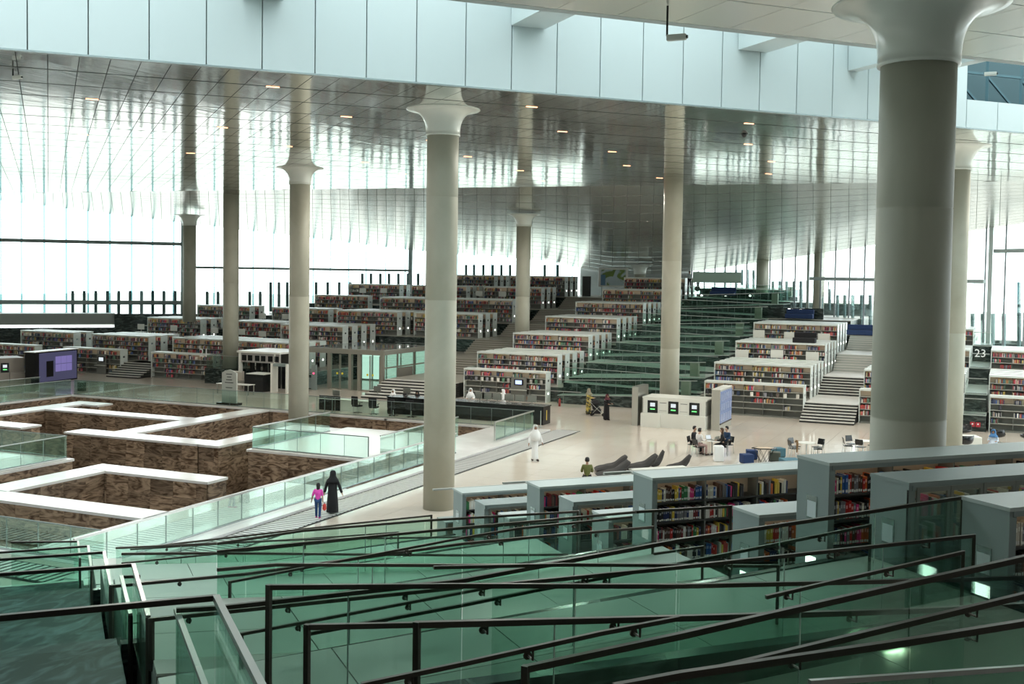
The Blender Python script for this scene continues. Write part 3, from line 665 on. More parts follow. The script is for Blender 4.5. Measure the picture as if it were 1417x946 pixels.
place_cases(-69.0, 0, 1, END, y=73.2, media=True); place_cases(-67.9, 1, 3, END, y=75.4); place_cases(-70.4, 2, 3, END, y=85.2); place_cases(-68.8, 3, 2, END, y=90.6)
place_cases(-78.6, 0, 1, 'at the far left edge'); place_cases(-76.9, 1, 2, 'at the far left edge', y=75.8)
RT1, RT2, RT3 = 'left of the pale right stair', 'right of the pale right stair', 'beside the number 23 terrace'
place_cases(-12.0, 0, 1, RT1, media=True); place_cases(-12.0, 1, 4, RT1, y=75.6); place_cases(-12.1, 2, 4, RT1, y=82.4); place_cases(-12.2, 3, 4, RT1, y=89.1)
place_cases(-2.5, 0, 1, RT2, L=6.0); place_cases(-2.5, 1, 4, RT2, L=6.0); place_cases(-2.5, 2, 4, RT2, L=6.0); place_cases(-2.5, 3, 4, RT2, L=6.0)
place_cases(5.45, 0, 1, RT3, media=True); place_cases(5.35, 1, 4, RT3, y=75.0); place_cases(5.3, 2, 4, RT3, y=83.0)

# monitors on the reading desks between the terraces
def monitor(loc, label, s=1.0, group='monitors on the terrace desks', rz=0.0, light=False):
    t = thing('monitor', label, 'monitor', loc, rz, group)
    MB().box(-.30 * s, .30 * s, -.02, .03, .16 * s, .55 * s).obj('housing', WHITE if light else STEEL, t); MB().box(-.03, .03, .02, .05, .01, .3 * s).obj('neck', STEEL, t); MB().box(-.13, .13, -.08, .12, 0, .015).obj('foot', STEEL, t)
    MB().box(-.28 * s, .28 * s, .031, .035, .18 * s, .53 * s).obj('screen', BLACK, t)
    return t
for lst, k, bl in (([(240.5, 454), (195, 452)], 2, 'behind the outer left bookcases'), ([(297, 457), (334, 459), (363, 462)], 2, 'above the column block at left'), ([(395, 438), (363, 437)], 3, 'in the third block at left'), ([(502, 402), (531, 402)], 5, 'on the fifth terrace desk left'), ([(663, 406), (695, 407)], 5, 'on the fifth terrace desk near the stair column'), ([(1027, 491), (1075, 491), (1124, 494)], 2, 'on the lower desk of the right terraces'), ([(1050, 463), (1093, 466), (1140, 468)], 3, 'on the upper desk of the right terraces')):
    for i, (px, py) in enumerate(lst):
        zt = Z[k] + 1.2; q = at(px, py + 5, zt - .45) if True else None
        wmap = ['leftmost', 'middle', 'rightmost'] if len(lst) == 3 else ['left', 'right']
        if (q - ORG).dot(HDG) > 150: continue
        vv = {2: 81.8, 3: 89.7, 5: 102.9}[k] if px < 900 else {2: 81.7, 3: 88.4}[k]; dr = ray(px, py); q = ORG + dr * (vv / dr.y)
        t = monitor((q.x, q.y, q.z - .45), f'grey monitor seen from behind, {wmap[i]} one {bl}', 1.5 if px > 900 else 1.3, light=True)
        MB().box(-.5, .5, -.25, .25, -.05, 0).obj('desk_bracket', BOARD, t); MB().box(-.04, .04, -.04, .04, min(-.3, Z[k] - (q.z - .45)), -.05).obj('support', STEEL, t)

# all distant books: one object nobody could count
def flush_books():
    n = len(BOOKS); V = np.zeros((n, 8, 3)); C = np.zeros((n, 4), dtype=np.float32)
    for i, B_ in enumerate(BOOKS):
        if len(B_) == 2: V[i] = B_[0]; C[i] = (*B_[1], 1); continue
        o, x0, x1, y0, y1, z0, z1, c = B_
        V[i] = [(x0, y0, z0), (x1, y0, z0), (x1, y1, z0), (x0, y1, z0), (x0, y0, z1), (x1, y0, z1), (x1, y1, z1), (x0, y1, z1)]; V[i] += (o[0], o[1], o[2])
        j = .8 + .4 * brng.random(); C[i] = (c[0] * j, c[1] * j, c[2] * j, 1)
    F = np.array([(0, 1, 5, 4), (4, 5, 6, 7), (1, 2, 6, 5), (3, 0, 4, 7)]); Fs = (np.arange(n)[:, None, None] * 8 + F[None]).reshape(-1, 4)
    me = bpy.data.meshes.new('books'); me.vertices.add(n * 8); me.vertices.foreach_set('co', V.reshape(-1)); nf = len(Fs)
    me.loops.add(nf * 4); me.loops.foreach_set('vertex_index', Fs.reshape(-1).astype(np.int32)); me.polygons.add(nf); me.polygons.foreach_set('loop_start', np.arange(nf, dtype=np.int32) * 4); me.polygons.foreach_set('loop_total', np.full(nf, 4, dtype=np.int32))
    at_ = me.color_attributes.new('cover', 'FLOAT_COLOR', 'FACE' if False else 'CORNER'); CC = np.repeat(C, 16, axis=0); at_.data.foreach_set('color', CC.reshape(-1))
    me.update(); m = mat('book_cover', rough=.6); N, L, B = nodes(m); a = N.new('ShaderNodeAttribute'); a.attribute_name = 'cover'; L.new(a.outputs['Color'], B.inputs['Base Color']); me.materials.append(m)
    o = bpy.data.objects.new('books_on_far_shelves', me); COL.objects.link(o)
    tag(o, 'rows of books filling the far terrace bookcases and deeper near shelves', 'books', kind='stuff'); print('books', n)
# ================================================================== NEAR TERRACES, RAMPS AND THEIR RAILS (on the facade axis)
LIP = {4: 9.9, 3: 16.0, 2: 21.9, 1: 27.7, 0: 33.3}      # where each near level ends, going away from the camera
LZ = {5: 6.28, 4: 5.08, 3: 3.88, 2: 2.68, 1: 1.48, 0: .28}
def abox(name, a0, a1, b0, b1, z0, z1, m, parent=None, zr=None, zbr=None):
    """box on the facade axis; zr: top height at a1 when it slopes"""
    zr = z1 if zr is None else zr; zbr = z0 if zbr is None else zbr
    mb = MB(); P4 = [ab(a0, b0), ab(a1, b0), ab(a1, b1), ab(a0, b1)]
    mb.hexa([(P4[0].x, P4[0].y, z0), (P4[1].x, P4[1].y, zbr), (P4[2].x, P4[2].y, zbr), (P4[3].x, P4[3].y, z0), (P4[0].x, P4[0].y, z1), (P4[1].x, P4[1].y, zr), (P4[2].x, P4[2].y, zr), (P4[3].x, P4[3].y, z1)])
    o = mb.obj(name, m, parent)
    if parent is None: o['kind'] = 'structure'
    return o
# book terraces at the right
for k, (b0, b1) in {5: (4.4, 10.1), 4: (10.1, 15.55)}.items(): pass
FB = {3: (10.1, 15.55), 2: (15.55, 21.1), 1: (21.1, 26.6), 0: (26.6, 33.2)}
for k, (b0, b1) in FB.items():
    o = abox('floor_book_terrace', 10.9, 27, b0, b1, -.4, LZ[k] - .05, DARKM)
    for j in range(5):
        for i in range(7): abox('floor_slab', 10.9 + i * 2.3 + .01, 13.2 + i * 2.3 - .01, b0 + (b1 - b0) * j / 5 + .01, b0 + (b1 - b0) * (j + 1) / 5 - .01, LZ[k] - .05, LZ[k], DARKF, o)
abox('floor_book_terrace', 10.9, 27, 4.4, 10.1, -.4, LZ[4], DARKF)
# ramps: each level has two lanes that meet at the left
lane_i = 0
for k in (4, 3, 2, 1):
    b0 = LIP[k]; b1 = LIP[k - 1]; bm = (b0 + b1) / 2 - .1; zt, zb = LZ[k], LZ[k - 1]; zm = (zt + zb) / 2
    for (c0, c1, zl, zr_) in ((b0 + .12, bm - .06, zm, zt - .05), (bm + .06, b1 - .12, zm, zb)):
        o = abox('floor_ramp', 1.1, 10.9, c0, c1, zl - 1.6, zl - .03, RAILL if False else mat('ramp_joint', (.2, .21, .19), .6), None, zr_ - .03, zr_ - 1.6)
        for j in range(2):
            for i in range(5):
                t0, t1 = i / 5, (i + 1) / 5; z0_, z1_ = zl + (zr_ - zl) * t0, zl + (zr_ - zl) * t1
                abox('ramp_slab', 1.1 + 9.8 * t0 + .008, 1.1 + 9.8 * t1 - .008, c0 + (c1 - c0) * j / 2 + .008, c0 + (c1 - c0) * (j + 1) / 2 - .008, z0_ - .05, z0_, RAMPF, o, z1_, z1_ - .05)
    abox('wall_ramp_edge', .9, 10.9, b0 - .10, b0 + .10, -.4, zt + .02, DARKM)
    abox('wall_ramp_edge', 1.6, 10.9, bm - .06, bm + .06, -.4, zm - .02, DARKM, None, max(zt, zb) - .02)
    # stair of dark marble at the left of the ramps
    st_ = abox('stairs_dark', -6.0, .88, b0 + .0, b1, -.4, zb - .02, DARKF)
    n = 8
    for i in range(n): abox('step', -6.0, .86, b0, b0 + 2.6 * (n - i) / n, zb - .02 + 1.2 * i / n, zb - .02 + 1.2 * (i + 1) / n, DARKF, st_)
abox('floor_near', -6, .88, 3.5, 9.9, -.4, 5.06, DARKF)
o = abox('floor_ramp', 1.1, 10.9, 5.6, 9.75, 2.6, 4.42, MATS['ramp_joint'], None, 4.97, 2.6)
for j in range(2):
    for i in range(4):
        t0, t1 = i / 4, (i + 1) / 4; z0_, z1_ = 4.45 + .55 * t0, 4.45 + .55 * t1
        abox('ramp_slab', 1.1 + 9.8 * t0 + .008, 1.1 + 9.8 * t1 - .008, 5.6 + 4.15 * j / 2 + .008, 5.6 + 4.15 * (j + 1) / 2 - .008, z0_ - .03, z0_, RAMPF, o, z1_, z1_ - .03)
abox('stairs_dark', -6, 27, 33.2, 33.9, -.4, .14, COPING)
def floor_z(a, b):
    if b < 9.9: return (4.45 + .55 * min(1, max(0, (a - 1.1) / 9.8))) if a > 1 else 5.06
    if a > 10.9:
        for k, (c0, c1) in FB.items():
            if c0 <= b < c1: return LZ[k]
    for k in (4, 3, 2, 1):
        b0, b1 = LIP[k], LIP[k - 1]
        if b0 <= b < b1:
            bm = (b0 + b1) / 2 - .1; zt, zb = LZ[k], LZ[k - 1]; zm = (zt + zb) / 2; u = min(1, max(0, (a - 1.1) / 9.8))
            if a < .9: return zb
            return zm + ((zt - .05) - zm) * u if b < bm else zm + (zb - zm) * u
    return 0.0
mat('pale_joint', (.45, .52, .48), .3)
def near_rail(label, b, px, post=(), glass=True, turn=None, rw=.045, brk=False, gh=None, name=None, z_over=None, rail=None, brk_in=True):
    """rail whose points are read off the photo on the vertical plane b; the glass hangs to the floor below"""
    p = [onb(x, y, b) for x, y in px]
    cat = 'balustrade' if glass else 'handrail'
    t = thing(name or ('ramp_balustrade' if glass else 'ramp_handrail'), label, cat, (p[0].x, p[0].y, floor_z(p[0].dot(PV), b))); off = Vector(t.location)
    seq = list(p)
    if turn is not None:          # the rail turns towards the camera at its end and runs level
        which, bt = turn; e = p[-1] if which == 'end' else p[0]; q = ab(e.dot(PV), bt, e.z)
        MB().bar(e, q, rw * 1.15, rw * 1.1).obj('return_rail', STEEL, t, off=off)
        if glass:
            n = max(1, round((e - q).length / 1.3))
            for i in range(n):
                c0, c1 = e.lerp(q, (i + .01) / n), e.lerp(q, (i + .99) / n); h = 1.04; nn = PV * .008
                z0 = Vector((0, 0, -h)); z1 = Vector((0, 0, -rw / 2))
                MB().hexa([c0 - nn + z0, c1 - nn + z0, c1 + nn + z0, c0 + nn + z0, c0 - nn + z1, c1 - nn + z1, c1 + nn + z1, c0 + nn + z1]).obj('glass_pane', GLASSN, t, off=off)
        MB().bar(q, q - Vector((0, 0, 1.06)), rw, rw, ).obj('post', RAIL, t, off=off)
    for i in range(len(seq) - 1):
        a, c = seq[i], seq[i + 1]; MB().bar(a, c, rw, rw).obj('rail', rail or RAIL, t, off=off)
        L = (c - a).length
        if glass:
            n = max(1, round(L / 1.5)); nn = QV * .008
            for k in range(n):
                q0, q1 = a.lerp(c, (k + .006) / n), a.lerp(c, (k + .994) / n); h = gh or 1.06
                f0 = max(q0.z - h - .25, min(q0.z - .5, floor_z(q0.dot(PV), b + .02) )); f1 = max(q1.z - h - .25, min(q1.z - .5, floor_z(q1.dot(PV), b + .02)))
                A_, B_ = Vector((q0.x, q0.y, f0)), Vector((q1.x, q1.y, f1)); z1 = Vector((0, 0, -rw / 2))
                if k: MB().bar(A_ - (q1 - q0).normalized() * .008, Vector((A_.x, A_.y, q0.z - rw / 2)) - (q1 - q0).normalized() * .008, .012, .012).obj('pane_joint', MATS['pale_joint'] if (k + int(b)) % 2 else GREYP, t, off=off); z1 = Vector((0, 0, -rw / 2))
                MB().hexa([A_ - nn, B_ - nn, B_ + nn, A_ + nn, q0 - nn + z1, q1 - nn + z1, q1 + nn + z1, q0 + nn + z1]).obj('glass_pane', GLASSN, t, off=off)
        if brk:
            n = max(1, round(L / 1.6))
            for k in range(n):
                q = a.lerp(c, (k + .5) / n); w = q - Vector((0, 0, .09)); e = w + QV * (.10 if brk_in else -.10)
                MB().tube([q, w, e], .011, 6).tube([e, e + QV * .012], .035, 10).obj('bracket', RAIL, t, off=off)
    for i in post:
        q = seq[i]; f = min(q.z - .6, max(q.z - 1.3, floor_z(q.dot(PV), b + .02))); MB().bar(q + Vector((0, 0, rw / 2)), (q.x, q.y, f), rw, rw).obj('post', RAIL, t, off=off)
    return t
near_rail('long dark top rail and glass crossing the lower left corner', 9.9, [(-60, 860), (299, 826.5)], rw=.05, turn=('end', 7.4))
near_rail('second dark rail up across the dark stair at left', 16.0, [(-20, 796), (184.5, 781.5)], turn=('end', 13.5))
near_rail('third dark rail up across the dark stair at left', 21.9, [(-10, 774.7), (144, 764)], turn=('end', 19.5))
near_rail('fourth dark rail up across the dark stair at left', 27.7, [(-10, 765), (122, 755.5)], turn=('end', 25.4))
near_rail('farthest thin rail across the foot of the dark stair at left', 33.2, [(15, 750), (108, 749)], turn=('end', 31.2))
near_rail('ramp balustrade running from the left return post to the picture centre', 13.4, [(210, 857), (314, 846), (640, 812)], post=(0,), brk=True)
near_rail('long ramp balustrade climbing from left to the glass cabinet at right', 11.5, [(244, 844), (310, 840), (640, 803), (937, 748), (1333, 688)], post=(4,), turn=None)
near_rail('nearly level balustrade crossing the middle of the ramps, post at left', 10.0, [(372, 812), (640, 810), (940, 810.6), (1260, 803.5), (1440, 798.5)], post=(0,))
near_rail('nearly level near balustrade with a square post below centre left', 8.5, [(577, 864), (940, 855), (1260, 845), (1440, 836)], post=(0,), rw=.05, brk=True)
near_rail('short back rail between two near posts below centre left', 9.2, [(425, 867), (576, 864)], post=(0,), glass=False)
near_rail('thin handrail with disc brackets rising from lower left post', 12.6, [(334, 877), (640, 819.5), (700, 808)], post=(0,), glass=False, brk=True, rw=.035)
near_rail('thin handrail rising steadily to the tall near bookcase end', 11.9, [(425, 877), (640, 837), (744, 816), (937, 780), (1204.6, 726.6)], post=(0, 4), glass=False, brk=True, rw=.038)
near_rail('lowest thin handrail with disc brackets near bottom centre', 7.8, [(500, 947.5), (640, 918), (830, 876), (940, 855)], glass=False, brk=True, rw=.035)
near_rail('thick near balustrade rising from bottom centre to the right edge', 8.2, [(727, 925), (940, 879.6), (1260, 807), (1440, 767)], post=(0,), rw=.055)
near_rail('thick lowest rail rising along the bottom right edge', 7.0, [(850, 951), (940, 934), (1260, 887), (1440, 858)], rw=.055, brk=True)
near_rail('near handrail splitting off the lowest rail at bottom right', 7.5, [(992, 926), (1260, 861.5), (1440, 818)], rw=.05, glass=False, brk=True)
near_rail('bright rail end in the bottom right corner', 6.6, [(1120, 944), (1440, 922)], rw=.04, rail=RAILL)
near_rail('middle handrail rising in front of the glass cabinet', 10.5, [(680, 810), (937, 785), (1348, 741)], post=(2,), rw=.04, brk=True)
near_rail('inner handrail below the glass cabinet front', 9.7, [(1060, 826), (1133, 809), (1333, 764)], post=(2,), glass=False, rw=.038, brk=True)
near_rail('level balustrade behind the ramps, meeting the pale bookcase ends', 16.0, [(300, 788), (382, 781), (640, 782), (940, 781), (1077, 778)], post=(4,))
near_rail('ramp balustrade from the second return post up to the tall bookcases', 18.2, [(155, 811), (340, 794), (640, 752), (749, 742), (904, 729)], post=(0, 4), brk=True)
near_rail('handrail rising to the glass-fronted cabinet in the middle', 17.4, [(318, 805), (640, 744), (717, 731), (874, 715)], post=(0,), glass=False, rw=.038, brk=True)
near_rail('thin rail rising to the bookcase with the green plaque', 19.0, [(300, 763), (640, 730), (904, 706)], post=(2,))
near_rail('bent rail on the second farthest ramp', 21.9, [(300, 752), (420, 734), (588, 720), (800, 707.5)], post=(3,))
near_rail('level rail on the second farthest ramp', 21.6, [(168, 766), (300, 765), (640, 768), (785, 767)], post=(3,))
near_rail('handrail on the far ramp with small brackets', 23.5, [(168, 779), (360, 760), (600, 734), (770, 722)], post=(3,), glass=False, rw=.035, brk=True)
near_rail('far ramp balustrade ending beside the low cabinet', 27.7, [(160, 758), (420, 746), (688, 742)], post=(2,))
near_rail('farthest ramp balustrade with a post by the low cabinet', 31.0, [(200, 757), (470, 726), (597, 713)], post=(2,))
near_rail('farthest ramp handrail ending in a short post', 29.6, [(180, 760), (470, 742), (551, 736)], post=(2,), glass=False, rw=.035, brk=True)
near_rail('short return rail and post in front of the low pale bookcase', 13.0, [(880, 708), (1011.5, 700.5)], post=(1,), glass=False, rw=.035)
near_rail('short low rail beside the recessed floor light', 14.2, [(905, 766), (972.6, 756.4)], post=(1,), glass=False, rw=.035)
near_rail('level inner rail behind the near bookcases foot', 11.0, [(600, 785), (780, 781), (1077, 783)], post=(2,), glass=False, rw=.035)
t = near_rail('inner return rail running toward the viewer at lower left', 11.7, [(244, 844), (247, 843.7)], turn=('start', 8.6))
t = near_rail('second inner return rail toward the viewer at left', 17.6, [(168, 798), (194, 797)], turn=('start', 15.6))
# bevelled light recesses in the ramp walls
for i, (px, py, b) in enumerate([(1238, 894, 9.86), (1026, 856, 15.5), (1252, 819, 12.0)]):
    q = onb(px, py, b); t = thing('step_light', ['recessed warm light in the dark wall above the lower right ramp', 'recessed light under the rails left of the tall bookcase', 'recessed light below the glass cabinet end'][i], 'light', q, PH)
    MB().box(-.14, .14, -.03, .0, -.03, .03).obj('lens', mat('lamp_lens', (1, 1, .9), .5, emit=(1, .95, .75), es=5), t)
L_ = bpy.data.lights.new('step_glow', 'AREA'); L_.energy = 5; L_.size = .25; L_.size_y = .1; L_.shape = 'RECTANGLE'; L_.color = (1, .93, .72)
lo = bpy.data.objects.new('step_glow', L_); COL.objects.link(lo); lo.location = onb(1238, 896, 9.75); lo.rotation_euler = (-QV + Vector((0, 0, -1))).to_track_quat('-Z', 'Y').to_euler()

# ================================================================== NEAR BOOKCASES
NH = 2.2; ND = .8
NAMED_BOOKS = []
COLN = {'cream': (.70, .66, .55), 'white': (.80, .78, .72), 'black': (.012, .012, .014), 'navy': (.015, .03, .12), 'blue': (.03, .12, .38), 'red': (.50, .025, .02), 'dark red': (.20, .02, .025), 'orange': (.65, .14, .03), 'yellow': (.70, .50, .06), 'green': (.04, .20, .07), 'grey': (.20, .20, .22), 'brown': (.09, .045, .03), 'pink': (.80, .05, .25), 'teal': (.02, .22, .24), 'purple': (.12, .04, .20)}
_BM = {}
def book_mesh(cn):
    if cn in _BM: return _BM[cn]
    me = bpy.data.meshes.new('book_' + cn.replace(' ', '_')); bm = bmesh.new()
    def bx(x0, x1, y0, y1, z0, z1, mi):
        vs = [bm.verts.new(p) for p in ((x0, y0, z0), (x1, y0, z0), (x1, y1, z0), (x0, y1, z0), (x0, y0, z1), (x1, y0, z1), (x1, y1, z1), (x0, y1, z1))]
        for q in ((0, 3, 2, 1), (4, 5, 6, 7), (0, 1, 5, 4), (1, 2, 6, 5), (2, 3, 7, 6), (3, 0, 4, 7)): bm.faces.new([vs[i] for i in q]).material_index = mi
    bx(0, .08, .03, 1, 0, 1, 0); bx(.92, 1, .03, 1, 0, 1, 0); bx(0, 1, 0, .06, 0, 1, 0)       # boards and spine
    bx(.08, .92, .06, .97, .02, .975, 1)                                                      # pages
    bx(.10, .90, -.006, .0, .05, .20, 2); bx(.2, .8, -.004, .0, .62, .82, 3)                  # shelf mark and title band
    bm.to_mesh(me); bm.free()
    for m in (mat('cover_' + cn.replace(' ', '_'), COLN[cn], .45), mat('book_pages', (.80, .76, .66), .8), mat('shelf_mark', (.85, .85, .80), .6), mat('title_' + cn.replace(' ', '_'), tuple(min(1, .35 + c) for c in COLN[cn]), .5)): me.materials.append(m)
    _BM[cn] = me; return me
def near_case(b, L, kind, z0, label, nb=None):
    o = ab(11.3, b, z0); t = thing('near_bookcase', label, 'bookcase' if kind != 'cabinet' else 'cabinet', o, PH)
    nb = nb or round(L / 1.28); w = L / nb
    pb('end_panel', t, SLAB, 0, .06, 0, ND, 0, NH); pb('end_panel', t, SLAB, L - .06, L, 0, ND, 0, NH); pb('top_panel', t, SLAB if kind == 'cabinet' else mat('bookcase_top', (.42, .47, .45), .4), -.01, L + .01, -.015, ND + .01, NH, NH + .05)
    pb('back_panel', t, ALUD, .06, L - .06, .38, .42, 0, 1.75); pb('painted_glow_panel', t, BEIGE, .06, L - .06, .37, .43, 1.75, NH)  # beige top part again carries the strip light in its colour
    pb('plinth', t, ALUD, .06, L - .06, .04, .37, 0, .12); pb('front_frame', t, SLAB, .06, .12, 0, .05, .0, NH)
    zs = (.12, .50, .91, 1.32, 1.73)
    for z in zs[1:]: pb('shelf_board', t, mat('dark_board', (.05, .05, .045), .5), .06, L - .06, .02, .37, z - .035, z)
    for i in range(1, nb): pb('divider', t, ALUD, i * w - .015, i * w + .015, .03, .37, .12, NH)
    pb('led_strip', t, LED, .12, L - .1, .05, .09, NH - .02, NH - .005); pb('top_lip', t, SLAB, .06, L - .06, -.015, .0, NH - .07, NH)
    pl = pb('notice_plate', t, PLATE, -.012, 0, .27, .53, 1.28, 1.66); pl['label'] = 'metal frame holding a white printed card'
    pb('card', t, mat('card_grey', (.55, .62, .63), .5), -.016, -.012, .29, .51, 1.31, 1.57)
    if b < 31 and kind != 'cabinet' or b in (12.44, 29.07): pb('lit_sign', t, SIGNL, -.012, 0, .28, .52, .92 if kind == 'low' else .48, 1.16 if kind == 'low' else .68)
    if kind == 'cabinet':
        pb('end_recess', t, BLACK, -.004, 0, .0, .035, .0, NH - .06)
        for i in range(nb):
            for s_ in (0, 1):
                x0, x1 = .12 + (L - .2) * (i + s_ / 2) / nb, .12 + (L - .2) * (i + (s_ + 1) / 2) / nb
                d = MB().box(x0 + .005, x0 + .06, -.03, .0, .1, NH - .03).box(x1 - .06, x1 - .005, -.03, .0, .1, NH - .03).box(x0 + .06, x1 - .06, -.03, .0, .1, .17).box(x0 + .06, x1 - .06, -.03, .0, NH - .10, NH - .03).obj('door_frame', mat('cabinet_frame', (.30, .32, .29), .35, .6), t)
                MB().box(x0 + .06, x1 - .06, -.018, -.012, .17, NH - .10).obj('door_pane', GLASSC, d); 
    else:
        gp = 'books'
    # books
    rng = random.Random(int(b * 100)); rowname = ['bottom', 'fourth', 'third', 'second', 'top']
    for i in range(nb):
        for r, z in enumerate(zs):
            x = max(.14, i * w + .03); xe = (i + 1) * w - (.03 if i < nb - 1 else .09)
            if kind == 'cabinet' and r < 3 and rng.random() < .8: continue
            if r == 0 and i > 0: continue
            full = 1.0 if i == 0 and r > 0 else rng.choice([.8, .95, 1, 1, .65])
            if r == 0: full = .35
            xend = x + (xe - x) * full; base = rng.choice(list(COLN)); nrun = 0; cnt = 0
            while x < xend - .06:
                bw_ = rng.uniform(.026, .058); cnt += 1
                if nrun <= 0: base = rng.choice(['cream', 'white', 'black', 'black', 'navy', 'blue', 'red', 'red', 'dark red', 'orange', 'yellow', 'green', 'grey', 'brown', 'brown', 'white', 'pink', 'brown', 'black', 'black', 'navy', 'cream', 'grey']); nrun = rng.choice([1, 1, 1, 2, 3])
                nrun -= 1; h = rng.uniform(.215, .30); dp = rng.uniform(.17, .24); y0 = .045 + rng.random() * .02
                NAMED_BOOKS.append((b, label, kind, rowname[r], i, cnt, x, bw_, y0, dp, z + .003, h, base, o, z0)); x += bw_ + .002
    return t
def ledge(b, L, z, label):
    t = thing('ledge_rail', label, 'rail', ab(11.0, b + ND + .18, z), PH); t['kind'] = 'structure'
    MB().box(-.3, L, -.04, .04, NH - .02, NH + .03).obj('rail_bar', BOARD, t)
    for i in range(4): MB().box(.3 + i * 2.5, .36 + i * 2.5, -.2, .0, NH - .02, NH + .02).obj('rail_bracket', BOARD, t)
NC = [(30.91, 7.7, 'tall', 0, 'tall near bookcase farthest left, open shelves beside the centre column'), (29.07, 7.7, 'cabinet', 0, 'leftmost glass-fronted near cabinet behind the ramp rails'), (27.26, 6.4, 'low', 0, 'leftmost pale near bookcase with lit square on its end'),
      (25.31, 8.96, 'tall', 1, 'tall near bookcase second from left, pale top edge'), (23.37, 7.7, 'cabinet', 1, 'middle glass-fronted near cabinet left of the big book row'), (21.59, 7.7, 'low', 1, 'near bookcase with square lit sign at picture centre right'),
      (19.72, 8.96, 'tall', 2, 'tall near bookcase with the widest view of coloured books'), (16.03, 6.4, 'low', 2, 'near bookcase with a stack of books lying on top'),
      (14.20, 8.96, 'tall', 3, 'tallest near bookcase in front of the huge column'), (12.44, 7.7, 'cabinet', 3, 'rightmost glass-fronted near cabinet with equipment inside'), (10.63, 6.4, 'low', 3, 'nearest bookcase at the right edge with bright lit sign')]
for b, L, kd, k, lab in NC: near_case(b, L, kd, LZ[k], lab)
fc = thing('low_cabinet', 'small farthest low cabinet end beside the promenade column', 'cabinet', ab(11.3, 32.4, LZ[0]), PH)
pb('end_panel', fc, SLAB, 0, .06, 0, ND, 0, 1.02); pb('back_panel', fc, BEIGE, .06, 2.4, .3, .36, 0, 1.0); pb('top_panel', fc, SLAB, -.01, 2.4, 0, ND, 1.02, 1.06)
ledge(30.91, 8, LZ[0], ''); ledge(25.31, 9, LZ[1], ''); ledge(19.72, 10, LZ[2], '')
# stack of books lying on the low bookcase, and things inside the rightmost cabinet
for j in range(5):
    cn = ['green', 'cream', 'yellow', 'brown', 'white'][j]; bo = bpy.data.objects.new('stacked_book', book_mesh(cn)); COL.objects.link(bo)
    bo.location = ab(13.35 + .02 * (j % 2), 16.25 + .015 * j, LZ[2] + NH + .052 + j * .034); bo.rotation_euler = (0, R(90), PH + .15 * (j % 2)); bo.scale = (.033, .2, .27); bo.location.z += .033
    tag(bo, f"{cn} book lying {['at the bottom', 'second from the bottom', 'in the middle', 'fourth up', 'on top'][j]} of the stack on the bookcase", 'book', 'books lying on top of the bookcase')
# the 300 books that show largest are separate things; the rest join the far rows
def dist_key(t):
    b, label, kind, row, bay, cnt, x, bw_, y0, dp, z, h, cn, o, z0 = t
    p = o + PV * x + Vector((0, 0, z)); v = p - ORG; d = v.dot(HDG); px = CX + FPX * v.dot(RT) / d
    lim = {14.20: 1212, 16.03: 1104, 19.72: 1103, 10.63: 1440, 21.59: 903, 25.31: 795, 30.91: 660, 27.26: 735, 12.44: 0, 23.37: 0, 29.07: 0, 32.81: 0}[b]
    vis = px < lim and not (b == 19.72 and px > 1014 and row in ('bottom', 'fourth', 'third')) and not (b in (14.2, 16.03, 19.72, 21.59) and row == 'bottom' and b > 15)
    return (0 if vis else 1, d)
NAMED_BOOKS.sort(key=dist_key)
CASE = {14.20: 'tallest near bookcase', 16.03: 'bookcase below the stacked books', 19.72: 'widest near bookcase', 10.63: 'right edge bookcase', 21.59: 'centre right near bookcase', 25.31: 'second tall bookcase', 30.91: 'far left near bookcase', 27.26: 'leftmost low bookcase'}
def ordinal(n):
    w = ['zeroth', 'first', 'second', 'third', 'fourth', 'fifth', 'sixth', 'seventh', 'eighth', 'ninth', 'tenth', 'eleventh', 'twelfth', 'thirteenth', 'fourteenth', 'fifteenth', 'sixteenth', 'seventeenth', 'eighteenth', 'nineteenth', 'twentieth']
    tens = {2: 'twenty', 3: 'thirty', 4: 'forty', 5: 'fifty', 6: 'sixty'}
    if n <= 20: return w[n]
    return (tens[n // 10] + '-' + w[n % 10]) if n % 10 else tens[n // 10][:-1] + 'ieth'
cc = {}
for t in NAMED_BOOKS:
    if dist_key(t)[0] == 0: pass
for i, t in enumerate(NAMED_BOOKS):
    b, label, kind, row, bay, cnt, x, bw_, y0, dp, z, h, cn, o, z0 = t
    if i < 300 and dist_key(t)[0] == 0:
        bo = bpy.data.objects.new('book', book_mesh(cn)); COL.objects.link(bo); q = o + PV * x + QV * y0; bo.location = (q.x, q.y, o.z + z); bo.rotation_euler = (0, 0, PH); bo.scale = (bw_, dp, h)
        bayw = ['first', 'second', 'third', 'fourth', 'fifth', 'sixth', 'seventh'][bay]
        tag(bo, f"{cn} book, {ordinal(cnt)} in {bayw} bay, {row} shelf, {CASE[b]}", 'book', f'books on the {row} shelf of the {CASE[b]}')
    else:
        P4 = [o + PV * xx + QV * yy for xx, yy in ((x, y0), (x + bw_, y0), (x + bw_, y0 + dp), (x, y0 + dp))]
        BOOKS.append(([(p.x, p.y, o.z + z) for p in P4] + [(p.x, p.y, o.z + z + h) for p in P4], COLN[cn]))
